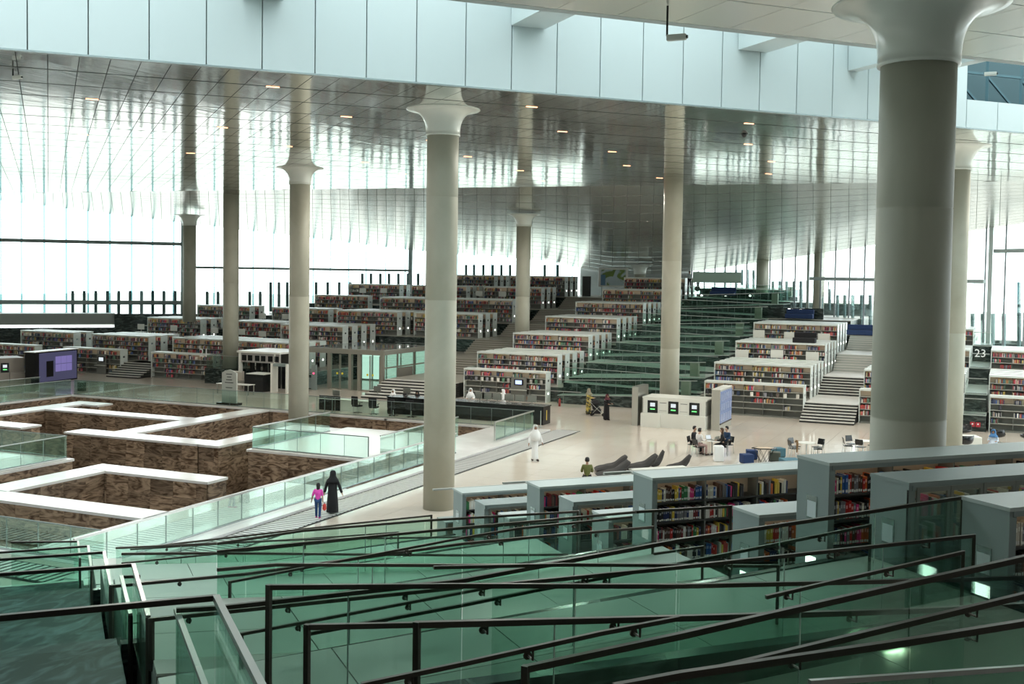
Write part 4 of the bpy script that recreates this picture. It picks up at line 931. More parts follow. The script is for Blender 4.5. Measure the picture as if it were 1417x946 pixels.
# ================================================================== GLASS AROUND THE PIT
glass_rail('glass_balustrade', 'long glass balustrade with white edge beside the promenade grille', [(-24.75, 24.4, .1), (-24.95, 49.4, .1)], height=1.0, rail=RAILL, rw=.07, step=1.3)
glass_rail('glass_balustrade', 'glass balustrade beyond the gap, between walking man and counter', [(-25.05, 54.2, .1), (-25.2, 59.9, .1)], height=1.0, rail=RAILL, rw=.07, step=1.3, posts=[(-25.05, 54.2, .1)])
glass_rail('glass_balustrade', 'glass balustrade along the left side of the bright pit platform', [(-34.95, 46.35, .01), (-34.95, 53.4, .01)], height=1.08, rail=RAILL, rw=.06)
glass_rail('glass_balustrade', 'glass balustrade with dark rail across the front of the bright platform', [(-34.95, 46.3, .01), (-28.1, 46.3, .01)], height=1.08, rail=GREYP, rw=.04, posts=[(-28.1, 46.3, .01)])
glass_rail('glass_balustrade', 'glass balustrade with white edge along the right side of the bright platform', [(-27.8, 46.9, .01), (-27.8, 55.3, .01)], height=1.08, rail=RAILL, rw=.06)
glass_rail('glass_balustrade', 'glass balustrade along the near edge of the marble pit at lower left', [(-44, 25.85, .01), (-24.9, 25.75, .01)], height=1.06, rail=GREYP, rw=.035)
glass_rail('glass_balustrade', 'glass balustrade on the far edge of the small left platform', [(-52, 39.7, .01), (-40.7, 39.7, .01)], height=1.06, rail=GREYP, rw=.035)
glass_rail('glass_balustrade', 'glass balustrade on the right edge of the small left platform', [(-40.7, 39.6, .01), (-40.7, 33.1, .01)], height=1.06, rail=RAILL, rw=.04)
glass_rail('glass_balustrade', 'long glass balustrade on the far edge of the marble pit', [(-61.0, 60.2, .0), (-25.3, 60.2, .0)], height=1.05, rail=GREYP, rw=.03, step=1.4)
glass_rail('glass_balustrade', 'glass balustrade on the left edge of the pit before the kiosks', [(-61.1, 60.0, .0), (-61.1, 40.0, .0)], height=1.05, rail=RAILL, rw=.03, step=1.4)
glass_rail('glass_balustrade', 'second glass balustrade before the left kiosks, farther back', [(-64.6, 60.5, .0), (-64.6, 44.0, .0)], height=1.05, rail=RAILL, rw=.03, step=1.4)

# ================================================================== COUNTERS, KIOSKS, ENTRANCE
def wb(parent, name, m, x0, x1, y0, y1, z0, z1): return pb(name, parent, m, x0, x1, y0, y1, z0, z1)
t = thing('reception_counter', 'long black lacquered reception counter behind the pit, end with yellow stripe', 'counter', (-36.2, 61.9, 0))
wb(t, 'front_panel', BLACK, 0, 10.7, 0, .06, .05, 1.06); wb(t, 'counter_top', BLACK, -.05, 10.8, -.03, 1.25, 1.06, 1.12); wb(t, 'end_block', BLACK, 10.3, 10.75, .06, 1.2, 0, 1.06); wb(t, 'end_block', BLACK, 0, .4, .06, 1.2, 0, 1.06); wb(t, 'back_ledge', WHITE, 0, 10.3, 1.0, 1.25, .6, 1.05)
wb(t, 'stripe', mat('yellow_stripe', (.6, .42, .05), .5), 10.75, 10.76, .55, .65, .25, .85)
for i, px in enumerate((633, 646.6, 665.6, 686.8, 706, 727.5)):
    q = at(px, 562, 1.12); monitor((q.x, 62.5, 1.12), f"silver monitor on the black counter, {['leftmost', 'second from left', 'third from left', 'fourth from left', 'fifth from left', 'rightmost'][i]}", 1.0, 'monitors on the reception counter')
t = thing('staff_desk', 'white and black staff desk at the left end of the reception', 'desk', (-41.2, 61.6, 0))
wb(t, 'desk_top', WHITE, 0, 4.0, 0, 1.0, .72, .76); wb(t, 'side_panel', BLACK, 0, 1.6, .05, .1, 0, .95); wb(t, 'side_panel', WHITE, 1.6, 3.9, .1, .15, .0, .72)
for i, (x, y) in enumerate(((-40.3, 62.3), (-37.6, 63.0), (-35.4, 63.0))): monitor((x, y, .76 if i == 0 else 1.12), ['dark monitor on the white staff desk', 'monitor left of the seated staff', 'monitor between the seated staff'][i], .9, 'monitors at the staff desk')
def office_chair(x, y, rz, label):
    t = thing('office_chair', label, 'chair', (x, y, 0), rz, 'black office chairs')
    bev(MB().box(-.26, .26, -.25, .25, .44, .54).obj('seat', BLACKC, t), .04); bev(MB().box(-.27, .27, .22, .30, .55, 1.12).obj('backrest', BLACKC, t), .04)
    MB().tube([(0, 0, .06), (0, 0, .45)], .03).obj('gas_post', STEEL, t)
    for k in range(5): a = k * 2 * math.pi / 5; MB().bar((0, 0, .08), (.32 * math.cos(a), .32 * math.sin(a), .05), .04, .03).obj('foot', BLACK, t)
    for s_ in (-1, 1): MB().bar((s_ * .3, -.15, .70), (s_ * .3, .15, .70), .05, .03).bar((s_ * .3, .1, .5), (s_ * .3, .1, .7), .03, .03).obj('armrest', BLACK, t)
office_chair(-38.0, 61.2, R(170), 'black office chair turned from the staff desk, leftmost')
for i, x in enumerate((-36.7, -35.3, -34.0)): office_chair(x, 61.1, R([190, 172, 185][i]), f"black office chair in front of the counter, {['second', 'third', 'fourth'][i]} from left")
for i, (x, y) in enumerate(((-40.0, 60.5), (-39.5, 60.6), (-25.55, 60.5), (-25.25, 61.1))):
    t = thing('queue_post', ['slim dark queue post left of the staff desk', 'slim dark queue post nearest the staff desk', 'slim steel queue post left of the counter end', 'slim steel queue post at the counter end'][i], 'post', (x, y, 0), group='slim queue posts')
    MB().tube([(0, 0, 0.01), (0, 0, .98)], .022).obj('pole', GREYP if i < 2 else RAILL, t); MB().lathe([(.14, 0), (.14, .015), (.02, .02)], 16).obj('base_disc', GREYP, t)
t = thing('fire_extinguisher', 'small red fire extinguisher at the foot of the front centre bookcase', 'extinguisher', (-28.2, 71.6, 0)); MB().lathe([(.08, 0), (.08, .42), (.04, .5), (.02, .55)], 12).obj('cylinder', mat('red_paint', (.5, .02, .02), .3), t, smooth=True); MB().box(-.03, .06, -.02, .02, .55, .6).obj('valve', BLACK, t)
# self-service block
def kiosk_block(name, label, x, y, w, d, h, n, rz=0.0, slot0=0.35, base=True, front=WHITE):
    t = thing(name, label, 'kiosk', (x, y, 0), rz)
    wb(t, 'base_cabinet', front, 0, w * .30, -.28, d, 0, .82); wb(t, 'base_cabinet', front, w * .30, w * .66, -.12, d, 0, .82); wb(t, 'base_cabinet', front, w * .66, w, -.28, d, 0, .82)
    wb(t, 'upper_front', front, 0.03, w - .02, 0, .12, .82, h - .08); wb(t, 'top_slab', front, 0, w, 0, d, h - .08, h); wb(t, 'side_panel', ALUD, w - .06, w, .0, d, .82, h - .08); wb(t, 'side_panel', ALUD, 0, .06, 0, d, .82, h - .08)
    for i in range(n):
        x0 = slot0 + i * 1.28; s_ = wb(t, 'screen_frame', BLACK, x0, x0 + .62, -.02, 0, .84, 1.58)
        wb(t, 'display', SCREEN, x0 + .16, x0 + .46, -.03, -.02, 1.22, 1.44); wb(t, 'green_slot', mat('green_light', (.1, .8, .2), .4, emit=(.15, 1, .2), es=1.4), x0 + .17, x0 + .45, -.032, -.02, 1.04, 1.09)
        if i < n - 1: wb(t, 'print_line', LETK, x0 + .74, x0 + 1.16, -.004, 0, 1.45, 1.48); wb(t, 'book_slot', mat('slot_grey', (.5, .5, .46), .5), x0 + .72, x0 + 1.18, -.012, 0, .98, 1.02)
    return t
kiosk_block('self_service_kiosk', 'white self-service counter block with three black machines', -20.15, 64.75, 3.95, 2.0, 1.78, 3)
kiosk_block('self_service_kiosk', 'brown-grey self-service block with two yellow screens at far left', -72.2, 61.6, 3.4, 2.4, 1.95, 2, R(62), front=mat('brown_grey_kiosk', (.30, .27, .24), .5))  # this block has brown-grey fronts
t = thing('divider_wall', 'thick beige and steel divider slab left of the white self-service block', 'partition', (-20.75, 64.6, 0)); wb(t, 'core', mat('beige_divider', (.42, .41, .36), .4), 0, .36, 0, 2.1, 0, 2.32); wb(t, 'steel_cap', STEEL, -.01, .37, -.01, 2.11, 2.32, 2.36); wb(t, 'steel_face', STEEL, .36, .38, 0, 2.1, .02, 2.3)
t = thing('display_wall', 'thick slab with blue-grey display right of the white self-service block', 'partition', (-15.95, 64.9, 0)); wb(t, 'core', mat('beige_divider', (.5, .5, .4), .4), 0, .5, 0, 3.0, 0, 2.4); wb(t, 'cap', WHITE, -.01, .52, -.01, 3.01, 2.4, 2.44)
wb(t, 'display', mat('blue_display', (.06, .08, .14), .25, emit=(.22, .28, .42), es=.5), .5, .53, .1, 2.95, .42, 2.3); wb(t, 'display_frame', BLACK, .5, .54, .05, 3.0, .34, .42)
for r in range(3):
    for c in range(5): wb(t, 'display_tile', mat('display_tile', (.10, .13, .2), .3, emit=(.30, .34, .46), es=.4), .53, .534, .2 + c * .55, .62 + c * .55, .55 + r * .6, .95 + r * .6)
t = thing('video_wall', 'dark cabinet with a glowing violet video screen at far left', 'screen', (-69.3, 64.7, 0), R(80)); wb(t, 'cabinet', BLACK, -.4, 4.6, 0, .9, 0, 2.45); wb(t, 'cap', WHITE, -.5, 4.7, -.1, .95, 2.45, 2.5)
wb(t, 'display', mat('violet_display', (.05, .05, .1), .3, emit=(.10, .10, .20), es=.30), .1, 4.5, -.02, 0, .1, 2.35)
for r in range(2):
    for c in range(3): wb(t, 'display_tile', mat('violet_tile', (.1, .08, .2), .3, emit=(.26, .22, .55), es=.45), 1.95 + c * .66, 2.58 + c * .66, -.03, -.02, .8 + r * .62, 1.38 + r * .62)
wb(t, 'figure_tile', BLACK, .9, 1.7, -.03, -.02, .45, 1.7)
t.rotation_euler.z = math.atan2(68.6 - 64.7, -69.75 + 69.24) if False else R(97) - R(0)
t.location = at(100, 524, 0); t.rotation_euler.z = math.atan2((at(53, 530) - at(100, 524)).y, (at(53, 530) - at(100, 524)).x) + math.pi; t.location = at(53, 531, 0)
t = thing('wall_bin', 'small black box on the floor by the glass below the video wall', 'box', at(111, 541, 0), R(10)); wb(t, 'body', BLACK, -.25, .25, 0, .35, 0, .65); wb(t, 'lid', GREYP, -.26, .26, -.01, .36, .65, .68)
# totem
t = thing('sign_totem', 'pale grey sign totem with pointed top and black base by the pit', 'sign', (-47.7, 60.75, 0)); wb(t, 'base', BLACK, -.85, .75, -.35, .35, 0, .16)
m_ = MB(); pf = [(-.62, .16), (.58, .16), (.58, 2.15), (.28, 2.3), (-.02, 2.38), (-.32, 2.3), (-.62, 2.15)]; n = len(pf); m_.v = [(x, -.06, z) for x, z in pf] + [(x, .06, z) for x, z in pf]; m_.f = [tuple(range(n)), tuple(range(n, 2 * n))[::-1]] + [(i, i + n, (i + 1) % n + n, (i + 1) % n) for i in range(n)]; m_.obj('panel', mat('pale_sign', (.48, .50, .46), .5), t)
for i, w in enumerate((.5, .35, .5, .7, .55)): wb(t, 'print_line', LETK, -.02 - w / 2, -.02 + w / 2, -.065, -.06, 2.05 - i * .19 - (i > 3) * .15, 2.10 - i * .19 - (i > 3) * .15)
# security: hall box, arch, table, x-ray machine
HW = 3.8
t = thing('security_hall', 'low pale security lobby box with dark square openings at left', 'booth', (-54.3, 70.2, 0)); wb(t, 'roof', WHITE, -.1, HW + .1, -.1, 3.8, 2.72, 2.86); wb(t, 'wall_upper', mat('pale_booth', (.36, .34, .32), .5), 0, HW, 0, .2, 2.0, 2.72); wb(t, 'wall_back', ALUD, 0, HW, 3.5, 3.7, 0, 2.7); wb(t, 'corner_post', WHITE, 0, .22, -.02, .22, 0, 2.72); wb(t, 'corner_post', WHITE, 3.3, 3.45, -.02, .22, 0, 2.72)
for i in range(6): x_ = .32 + i * .56 + (i // 2) * .1; wb(t, 'opening', BLACK, x_, x_ + .42, -.02, 0, 2.12, 2.55); wb(t, 'dark_door', BLACK, x_, x_ + .42, 1.0, 1.05, 0, 2.0)
t = thing('metal_detector', 'walk-through metal detector arch with pale side panels', 'detector', (-50.15, 68.6, 0)); wb(t, 'side_panel', WHITE, 0, .14, 0, .75, 0, 2.15); wb(t, 'side_panel', WHITE, 1.35, 1.5, 0, .75, 0, 2.15); wb(t, 'header', GREYP, .14, 1.35, .1, .65, 1.95, 2.15)
t = thing('xray_machine', 'dark x-ray baggage machine with white top beside the metal detector', 'machine', (-52.3, 68.3, 0)); wb(t, 'body', BLACK, 0, 1.7, 0, 1.3, 0, 1.3); wb(t, 'top_slab', WHITE, .2, 1.8, -.05, 1.35, 1.3, 1.36); wb(t, 'conveyor', STEEL, -1.0, 0, .2, 1.1, .55, .68); wb(t, 'tunnel', mat('tunnel_black', (.004, .004, .004), .9), -.01, 0, .3, 1.0, .68, 1.1)
t = thing('long_table', 'pale long table with thin legs in front of the x-ray machine', 'table', (-53.0, 65.9, 0)); wb(t, 'table_top', WHITE, 0, 2.9, 0, .8, .72, .76)
for x in (0.05, 2.8): 
    for y in (.05, .7): wb(t, 'leg', STEEL, x, x + .05, y, y + .05, 0, .72)
t = thing('cardboard_carton', 'beige upright panel box left of the x-ray machine', 'box', (-54.9, 69.3, 0)); wb(t, 'body', mat('beige_board', (.46, .42, .36), .6), 0, 1.6, 0, .3, 0, 1.35); wb(t, 'edge_strip', WHITE, 0, 1.6, -.01, 0, 1.3, 1.35)
# entrance vestibule
t = thing('entrance_vestibule', 'glass entrance vestibule with glossy flat roof and metal door frames', 'entrance', (-50.3, 72.9, 0)); VF = mat('vestibule_metal', (.36, .35, .30), .35, .5)
wb(t, 'roof_slab', mat('glossy_roof', (.30, .34, .32), .06, .3), 0, 7.3, 0, 8.2, 2.95, 3.14); wb(t, 'roof_edge', VF, -.05, 7.35, -.05, .05, 2.78, 3.16); wb(t, 'roof_edge', VF, 7.25, 7.38, 0, 8.3, 2.80, 3.16)
for x in (.05, 2.3, 4.2, 5.0, 7.0): wb(t, 'frame_post', VF, x, x + .26, .0, .3, 0, 2.8)
for i, x in enumerate((2.56, 3.42, 5.26, 6.12)):
    d = wb(t, 'door', VF, x, x + .05, .1, .15, 0, 2.7); wb(t, 'door', VF, x + .75, x + .8, .1, .15, 0, 2.7); wb(t, 'door_pane', GLASSC, x + .05, x + .75, .115, .13, .1, 2.65); wb(t, 'door_rail', VF, x + .05, x + .75, .1, .15, 0, .1)
    MB().lathe([(.001, 0), (.09, 0), (.09, .01), (.001, .01)], 16).obj('yellow_dot', mat('yellow_sticker', (.8, .65, .05), .5), t).rotation_euler = (R(90), 0, 0); t.children[-1].location = (x + (.6 if i % 2 == 0 else .2), .09, 1.25)
wb(t, 'side_pane', GLASSC, 7.2, 7.22, .3, 8.0, 0, 2.8); wb(t, 'side_bar', VF, 7.18, 7.26, .3, 8.0, 1.75, 1.85); wb(t, 'side_panel', mat('brown_panel', (.22, .21, .18), .6), 7.2, 7.27, 2.4, 4.6, .2, 1.7)
for y in (2.2, 4.8, 7.9): wb(t, 'side_post', VF, 7.18, 7.28, y, y + .1, 0, 2.8)
DG = mat('daylight_glow_glass', (.3, .4, .35), .3, emit=(.50, .80, .66), es=.75)  # glows by itself, standing in for the daylight beyond the doors
for i in range(5): wb(t, 'daylight_glow_pane', DG, .3 + i * 1.36, 1.56 + i * 1.36, 7.9, 7.94, .1, 2.7); wb(t, 'back_mullion', VF, 1.56 + i * 1.36, 1.66 + i * 1.36, 7.86, 7.98, 0, 2.8)
t = thing('turnstile', 'dark speed gate with red light inside the entrance', 'gate', (-49.6, 71.2, 0)); wb(t, 'body', BLACK, 0, .5, 0, 1.6, 0, 1.1); wb(t, 'panel', GREYP, .9, 1.3, .6, .8, 0, 1.9); wb(t, 'red_light', mat('red_light', (1, .05, .1), .5, emit=(1, .05, .15), es=2), 1.05, 1.17, .58, .6, 1.2, 1.32); wb(t, 'gate_wing', GREYP, .5, .9, .7, .75, .1, .9)

# ================================================================== PEOPLE
SKIN = mat('skin_tan', (.42, .24, .16), .55); SKINL = mat('skin_light', (.58, .38, .28), .55); HAIRB = mat('black_hair', (.012, .010, .009), .6); SHOE = mat('dark_shoe', (.03, .015, .015), .5)
def skin_obj(name, pts, edges, m, parent, sub=1, root=0):
    me = bpy.data.meshes.new(name); keys = list(pts); idx = {k: i for i, k in enumerate(keys)}
    me.from_pydata([pts[k][0] for k in keys], [(idx[a], idx[b]) for a, b in edges], []); me.materials.append(m)
    bm = bmesh.new(); bm.from_mesh(me); ly = bm.verts.layers.skin.verify()
    for i, v in enumerate(bm.verts): v[ly].radius = (pts[keys[i]][1],) * 2 if not isinstance(pts[keys[i]][1], tuple) else pts[keys[i]][1]; v[ly].use_root = (i == root)
    bm.to_mesh(me); bm.free()
    o = bpy.data.objects.new(name, me); COL.objects.link(o); o.parent = parent
    s_ = o.modifiers.new('skin', 'SKIN'); s_.use_smooth_shade = True
    b = o.modifiers.new('sub', 'SUBSURF'); b.levels = b.render_levels = sub
    return o
def person(label, loc, rz, H=1.72, sit=False, top=None, legs=None, robe=None, hood=None, hair=HAIRB, arms=((.10, .02), (.10, .02)), skin=SKIN, lean=0.0, stride=.06, seat=.46, nod=.04, robe_r=.19, sleeve=None, long_hair=False, hooddrop=.3, arm_fwd=(0, 0), shoes=SHOE):
    """faces local -y; arms: (outward, forward) of each hand; every length in metres for height H"""
    t = thing('person', label, 'person', loc, rz); s = H / 1.75
    pz = (seat + .13) if sit else .93 * s
    J = {}
    def V(x, y, z): return (x, y, z)
    ty = -lean
    J['pelvis'] = (V(0, 0, pz), .115 * s); J['waist'] = (V(0, ty * .3, pz + .17 * s), .105 * s); J['chest'] = (V(0, ty * .7, pz + .36 * s), .130 * s); J['neckb'] = (V(0, ty, pz + .50 * s), .065 * s); J['neck'] = (V(0, ty - nod * .4, pz + .575 * s), .052 * s)
    J['head'] = (V(0, ty - nod, pz + .66 * s), .082 * s); J['crown'] = (V(0, ty - nod * .8, pz + .755 * s), .070 * s); J['nose'] = (V(0, ty - nod - .105 * s, pz + .655 * s), .012)
    E_ = [('pelvis', 'waist'), ('waist', 'chest'), ('chest', 'neckb'), ('neckb', 'neck'), ('neck', 'head'), ('head', 'crown'), ('head', 'nose')]
    hands = []
    for sd, nm in ((-1, 'l'), (1, 'r')):
        o_, f_ = arms[0 if sd < 0 else 1]; sz = pz + .46 * s; sh = V(sd * .175 * s, ty * .95, sz)
        if f_ > .15: el = V(sd * (.22 + o_ * .3) * s, ty - .02, sz - .26 * s); wr = V(sd * (.16 + o_ * .4) * s, ty - f_, sz - .27 * s)
        else: el = V(sd * (.20 + o_ * .6) * s, ty * .8 + .02, sz - .28 * s); wr = V(sd * (.20 + o_ * 1.1) * s, ty * .7 - f_, sz - .53 * s)
        d = (Vector(wr) - Vector(el)).normalized(); pm = Vector(wr) + d * .07 * s
        J['sh' + nm] = (sh, .058 * s); J['el' + nm] = (el, .042 * s); J['wr' + nm] = (wr, .028 * s); J['pm' + nm] = (tuple(pm), .034 * s)
        E_ += [('chest', 'sh' + nm), ('sh' + nm, 'el' + nm), ('el' + nm, 'wr' + nm), ('wr' + nm, 'pm' + nm)]
        sx = Vector((0, 1, 0)) if f_ <= .15 else Vector((1, 0, 0))
        for q in range(4):
            b0 = pm + sx * (.026 - q * .017) * s; ln = (.072, .080, .074, .058)[q] * s; mid = b0 + d * ln * .55; tip = mid + d * ln * .4 + Vector((-sd * .012, -.004, -.006))
            J[f'fa{q}{nm}'] = (tuple(b0 + d * .012), .0085); J[f'fb{q}{nm}'] = (tuple(mid), .0080); J[f'fc{q}{nm}'] = (tuple(tip), .0065)
            E_ += [('pm' + nm, f'fa{q}{nm}'), (f'fa{q}{nm}', f'fb{q}{nm}'), (f'fb{q}{nm}', f'fc{q}{nm}')]
        th = Vector(wr).lerp(pm, .5) - sx * -.035 * s; J['ta' + nm] = (tuple(th), .010); J['tb' + nm] = (tuple(th + d * .045 + sx * .012), .0085)
        E_ += [('wr' + nm, 'ta' + nm), ('ta' + nm, 'tb' + nm)]
        hp = V(sd * .09 * s, 0, pz - .03)
        if sit: kn = V(sd * .12 * s, -.42 * s, seat + .05); an = V(sd * .12 * s, -.42 * s + .02, .08); toe = V(sd * .12 * s, -.60 * s, .035)
        else: st2 = stride * sd; kn = V(sd * .095 * s, -.03 - st2 * .3, .50 * s); an = V(sd * .09 * s, .02 - st2, .075 * s); toe = V(sd * .10 * s, -.15 * s - st2, .03)
        J['hp' + nm] = (hp, .088 * s); J['kn' + nm] = (kn, .058 * s); J['an' + nm] = (an, .040 * s); J['to' + nm] = (toe, .032 * s)
        E_ += [('pelvis', 'hp' + nm), ('hp' + nm, 'kn' + nm), ('kn' + nm, 'an' + nm), ('an' + nm, 'to' + nm)]
    skin_obj('body', J, E_, skin, t)
    def sub(keys, edges, grow, m, name): skin_obj(name, {k: (J[k][0], J[k][1] * grow if not isinstance(grow, dict) else J[k][1] * grow.get(k[:2], 1.2)) for k in keys}, edges, m, t)
    if top:
        k = ['waist', 'chest', 'neckb', 'pelvis', 'shl', 'ell', 'shr', 'elr'] + (['wrl', 'wrr'] if sleeve != 'short' else [])
        e = [('pelvis', 'waist'), ('waist', 'chest'), ('chest', 'neckb'), ('chest', 'shl'), ('shl', 'ell'), ('chest', 'shr'), ('shr', 'elr')] + ([('ell', 'wrl'), ('elr', 'wrr')] if sleeve != 'short' else [])
        sub(k, e, {'wa': 1.25, 'ch': 1.22, 'ne': 1.05, 'pe': 1.28, 'sh': 1.35, 'el': 1.4, 'wr': 1.5}, top, 'top')
    if legs: sub(['pelvis', 'hpl', 'knl', 'anl', 'hpr', 'knr', 'anr'], [('pelvis', 'hpl'), ('hpl', 'knl'), ('knl', 'anl'), ('pelvis', 'hpr'), ('hpr', 'knr'), ('knr', 'anr')], {'pe': 1.2, 'hp': 1.2, 'kn': 1.35, 'an': 1.55}, legs, 'trousers')
    for nm in 'lr': a_, b_ = Vector(J['an' + nm][0]), Vector(J['to' + nm][0]); MB().tube([(a_.x, a_.y + .03, .045), (b_.x, b_.y + .06, .045), (b_.x, b_.y, .03)], [.048 * s, .048 * s, .03 * s], 10).obj('shoe', shoes, t, smooth=True)
    if robe:
        n = 28; mb = MB(); rings = []
        if sit: ctrl = [(0, 0, pz + .50 * s, .09, .09), (0, ty * .7, pz + .40 * s, .21, .15), (0, 0, pz + .1, .20, .17), (0, -.16, pz - .02, .24, .30), (0, -.34, .30, .24, .20), (0, -.36, .06, .25, .21)]
        else: ctrl = [(0, ty, pz + .505 * s, .08, .075), (0, ty * .9, pz + .45 * s, .20 * s, .13), (0, ty * .6, pz + .30 * s, .19 * s, .155), (0, 0, pz + .05, .175 * s, .16), (0, 0, .60 * s, robe_r * .95, .17), (0, 0, .3 * s, robe_r * 1.0, .175), (0, 0, .07 * s, robe_r * 1.06, .19)]
        for (x, y, z, rx, ry) in ctrl:
            base = len(mb.v)
            for k in range(n):
                a = 2 * math.pi * k / n; w = 1 + (.05 * math.sin(a * 6) if z < pz else 0); mb.v.append((x + rx * w * math.cos(a), y + ry * w * math.sin(a), z))
        for i in range(len(ctrl) - 1):
            for k in range(n): a = i * n + k; b_ = i * n + (k + 1) % n; mb.f.append((a, a + n, b_ + n, b_))
        o = mb.obj('robe', robe, t, smooth=True); so = o.modifiers.new('thick', 'SOLIDIFY'); so.thickness = .012; sb = o.modifiers.new('s', 'SUBSURF'); sb.levels = sb.render_levels = 1
        sub(['chest', 'shl', 'ell', 'wrl', 'shr', 'elr', 'wrr'], [('chest', 'shl'), ('shl', 'ell'), ('ell', 'wrl'), ('chest', 'shr'), ('shr', 'elr'), ('elr', 'wrr')], {'ch': 1.1, 'sh': 1.4, 'el': 1.6, 'wr': 2.2}, robe, 'sleeves')
    hd = Vector(J['head'][0]); cr = Vector(J['crown'][0]); hc = hd.lerp(cr, .5)
    if hood:
        mb = MB(); n = 24; prof = [(.02, .135), (.075, .115), (.108, .05), (.116, -.02), (.118, -.10), (.15, -.17), (.20, -.22 - hooddrop * .3), (.215, -.22 - hooddrop)]
        for r, z in prof:
            for k in range(n):
                a = 2 * math.pi * k / n; open_ = 1.0
                y = math.sin(a) * r * 1.1; x = math.cos(a) * r * (1.0 + (.1 if z < -.2 else 0))
                if math.sin(a) < -.55 and -.16 < z < .09: y *= .62
                mb.v.append((hc.x + x * s, hc.y + y * s + .012, hc.z + z * s))
        for i in range(len(prof) - 1):
            for k in range(n):
                a = i * n + k; b_ = i * n + (k + 1) % n; am = 2 * math.pi * (k + .5) / n
                if math.sin(am) < -.62 and 1 < i < 4: continue
                mb.f.append((a, b_, b_ + n, a + n))
        mb.f.append(tuple(range(n))); o = mb.obj('head_cloth', hood, t, smooth=True); so = o.modifiers.new('thick', 'SOLIDIFY'); so.thickness = .01
    elif hair:
        mb = MB(); n = 20; prof = [(.01, .118), (.055, .108), (.088, .07), (.100, .02), (.100, -.03), (.085, -.075 if not long_hair else -.12)]
        if long_hair: prof += [(.085, -.22), (.07, -.34), (.03, -.40)]
        for r, z in prof:
            for k in range(n):
                a = 2 * math.pi * k / n; y = math.sin(a) * r * 1.12; x = math.cos(a) * r
                if math.sin(a) < -.2 and z < .05: y *= .35; y += .01
                mb.v.append((hc.x + x * s, hc.y + y * s + .012, hc.z + z * s + .01))
        for i in range(len(prof) - 1):
            for k in range(n): a = i * n + k; b_ = i * n + (k + 1) % n; mb.f.append((a, b_, b_ + n, a + n))
        mb.obj('hair', hair, t, smooth=True)
    for sd in (-1, 1): MB().lathe([(.001, 0), (.011, 0), (.011, .006), (.001, .006)], 8, (hd.x + sd * .030 * s, hd.y - .088 * s, hd.z + .025 * s)).obj('eye', HAIRB, t); MB().lathe([(.001, -.03), (.016, -.015), (.018, .01), (.001, .03)], 8, (hd.x + sd * .085 * s, hd.y + .01, hd.z + .01)).obj('ear', skin, t)
    MB().box(hd.x - .022, hd.x + .022, hd.y - .092 * s, hd.y - .08 * s, hd.z - .048, hd.z - .038).obj('mouth', mat('lips', (.3, .1, .09), .5), t)
    return t
def face(dx, dy): return math.atan2(dy, dx) + math.pi / 2      # rotation that makes local -y look along (dx, dy)
away = math.atan2(HDG.y, HDG.x) + math.pi / 2
person('woman in a long black robe walking away, hand towards the girl', at(460, 711, 0), away - .1, 1.62, robe=BLACKC, hood=BLACKC, arms=((.16, .03), (.12, .02)), hooddrop=.12, robe_r=.21, shoes=WHITE)
person('girl in a bright pink shirt and blue jeans walking beside the woman in black', at(440, 717, 0), away, 1.30, top=mat('pink_cloth', (.75, .07, .45), .7), legs=mat('blue_denim', (.02, .06, .17), .8), sleeve='short', long_hair=True, arms=((.03, .02), (.12, .06)), shoes=mat('pink_shoe', (.4, .03, .2), .6))
q = at(449, 700, .78); t = thing('red_toy', 'small red folded thing held between the girl and the woman', 'toy', (q.x, q.y, .62)); MB().lathe([(.01, 0), (.07, .05), (.06, .2), (.01, .26)], 10).obj('body', mat('red_cloth', (.5, .04, .03), .7), t); MB().box(-.01, .01, -.01, .01, .2, .3).obj('strap', BLACKC, t)
person('man in a white robe and white head cloth walking toward the camera', at(740, 637, 0), math.atan2(-HDG.y, -HDG.x) + math.pi / 2 + .3, 1.74, robe=WHITEC, hood=WHITEC, arms=((.12, .06), (.16, -.02)), hooddrop=.42, robe_r=.165, stride=.13)
person('white-robed man standing behind the counter, left one, head bowed', (-31.3, 64.0, 0), face(.3, -1), 1.74, robe=WHITEC, hood=WHITEC, arms=((.1, .25), (.1, .25)), lean=.08)
person('white-robed man standing behind the counter, right one, turned aside', (-29.2, 64.4, 0), face(-.9, -.5), 1.74, robe=WHITEC, hood=WHITEC, arms=((.1, .2), (.1, .2)))
for i, (px, x) in enumerate(((524, -36.8), (538, -35.9), (555, -35.0), (573, -34.1))):
    person(['staff member in black seated behind the counter, leftmost, pale scarf', 'staff member in black seated behind the counter, second from left', 'staff member in black seated behind the counter, third from left', 'staff member in black seated behind the counter, rightmost'][i], (x, 63.7, 0), face(0, -1), 1.68, sit=True, top=BLACKC, legs=BLACKC, hood=(WHITEC if i == 0 else BLACKC), arms=((.05, .3), (.05, .3)), seat=.46, hooddrop=.1)
    t = thing('staff_stool', f"black stool under the {['leftmost', 'second', 'third', 'rightmost'][i]} seated staff member", 'stool', (x, 63.75, 0), group='stools behind the counter'); MB().lathe([(.2, 0), (.2, .02), (.03, .04), (.03, .38), (.2, .40), (.2, .455)], 16).obj('seat', BLACK, t)
FLOR = mat('flower_cloth', (.3, .3, .1), .8); noise_col(FLOR, (.02, .03, .03), (.65, .50, .12), (5, 5, 5), 3, 1, .42, .6)
person('woman in a patterned long dress and pale scarf pushing the stroller', at(814, 573, 0), face(1, .1), 1.68, robe=FLOR, hood=mat('olive_scarf', (.30, .28, .20), .8), arms=((.08, .3), (.08, .3)), hooddrop=.1, skin=SKINL)
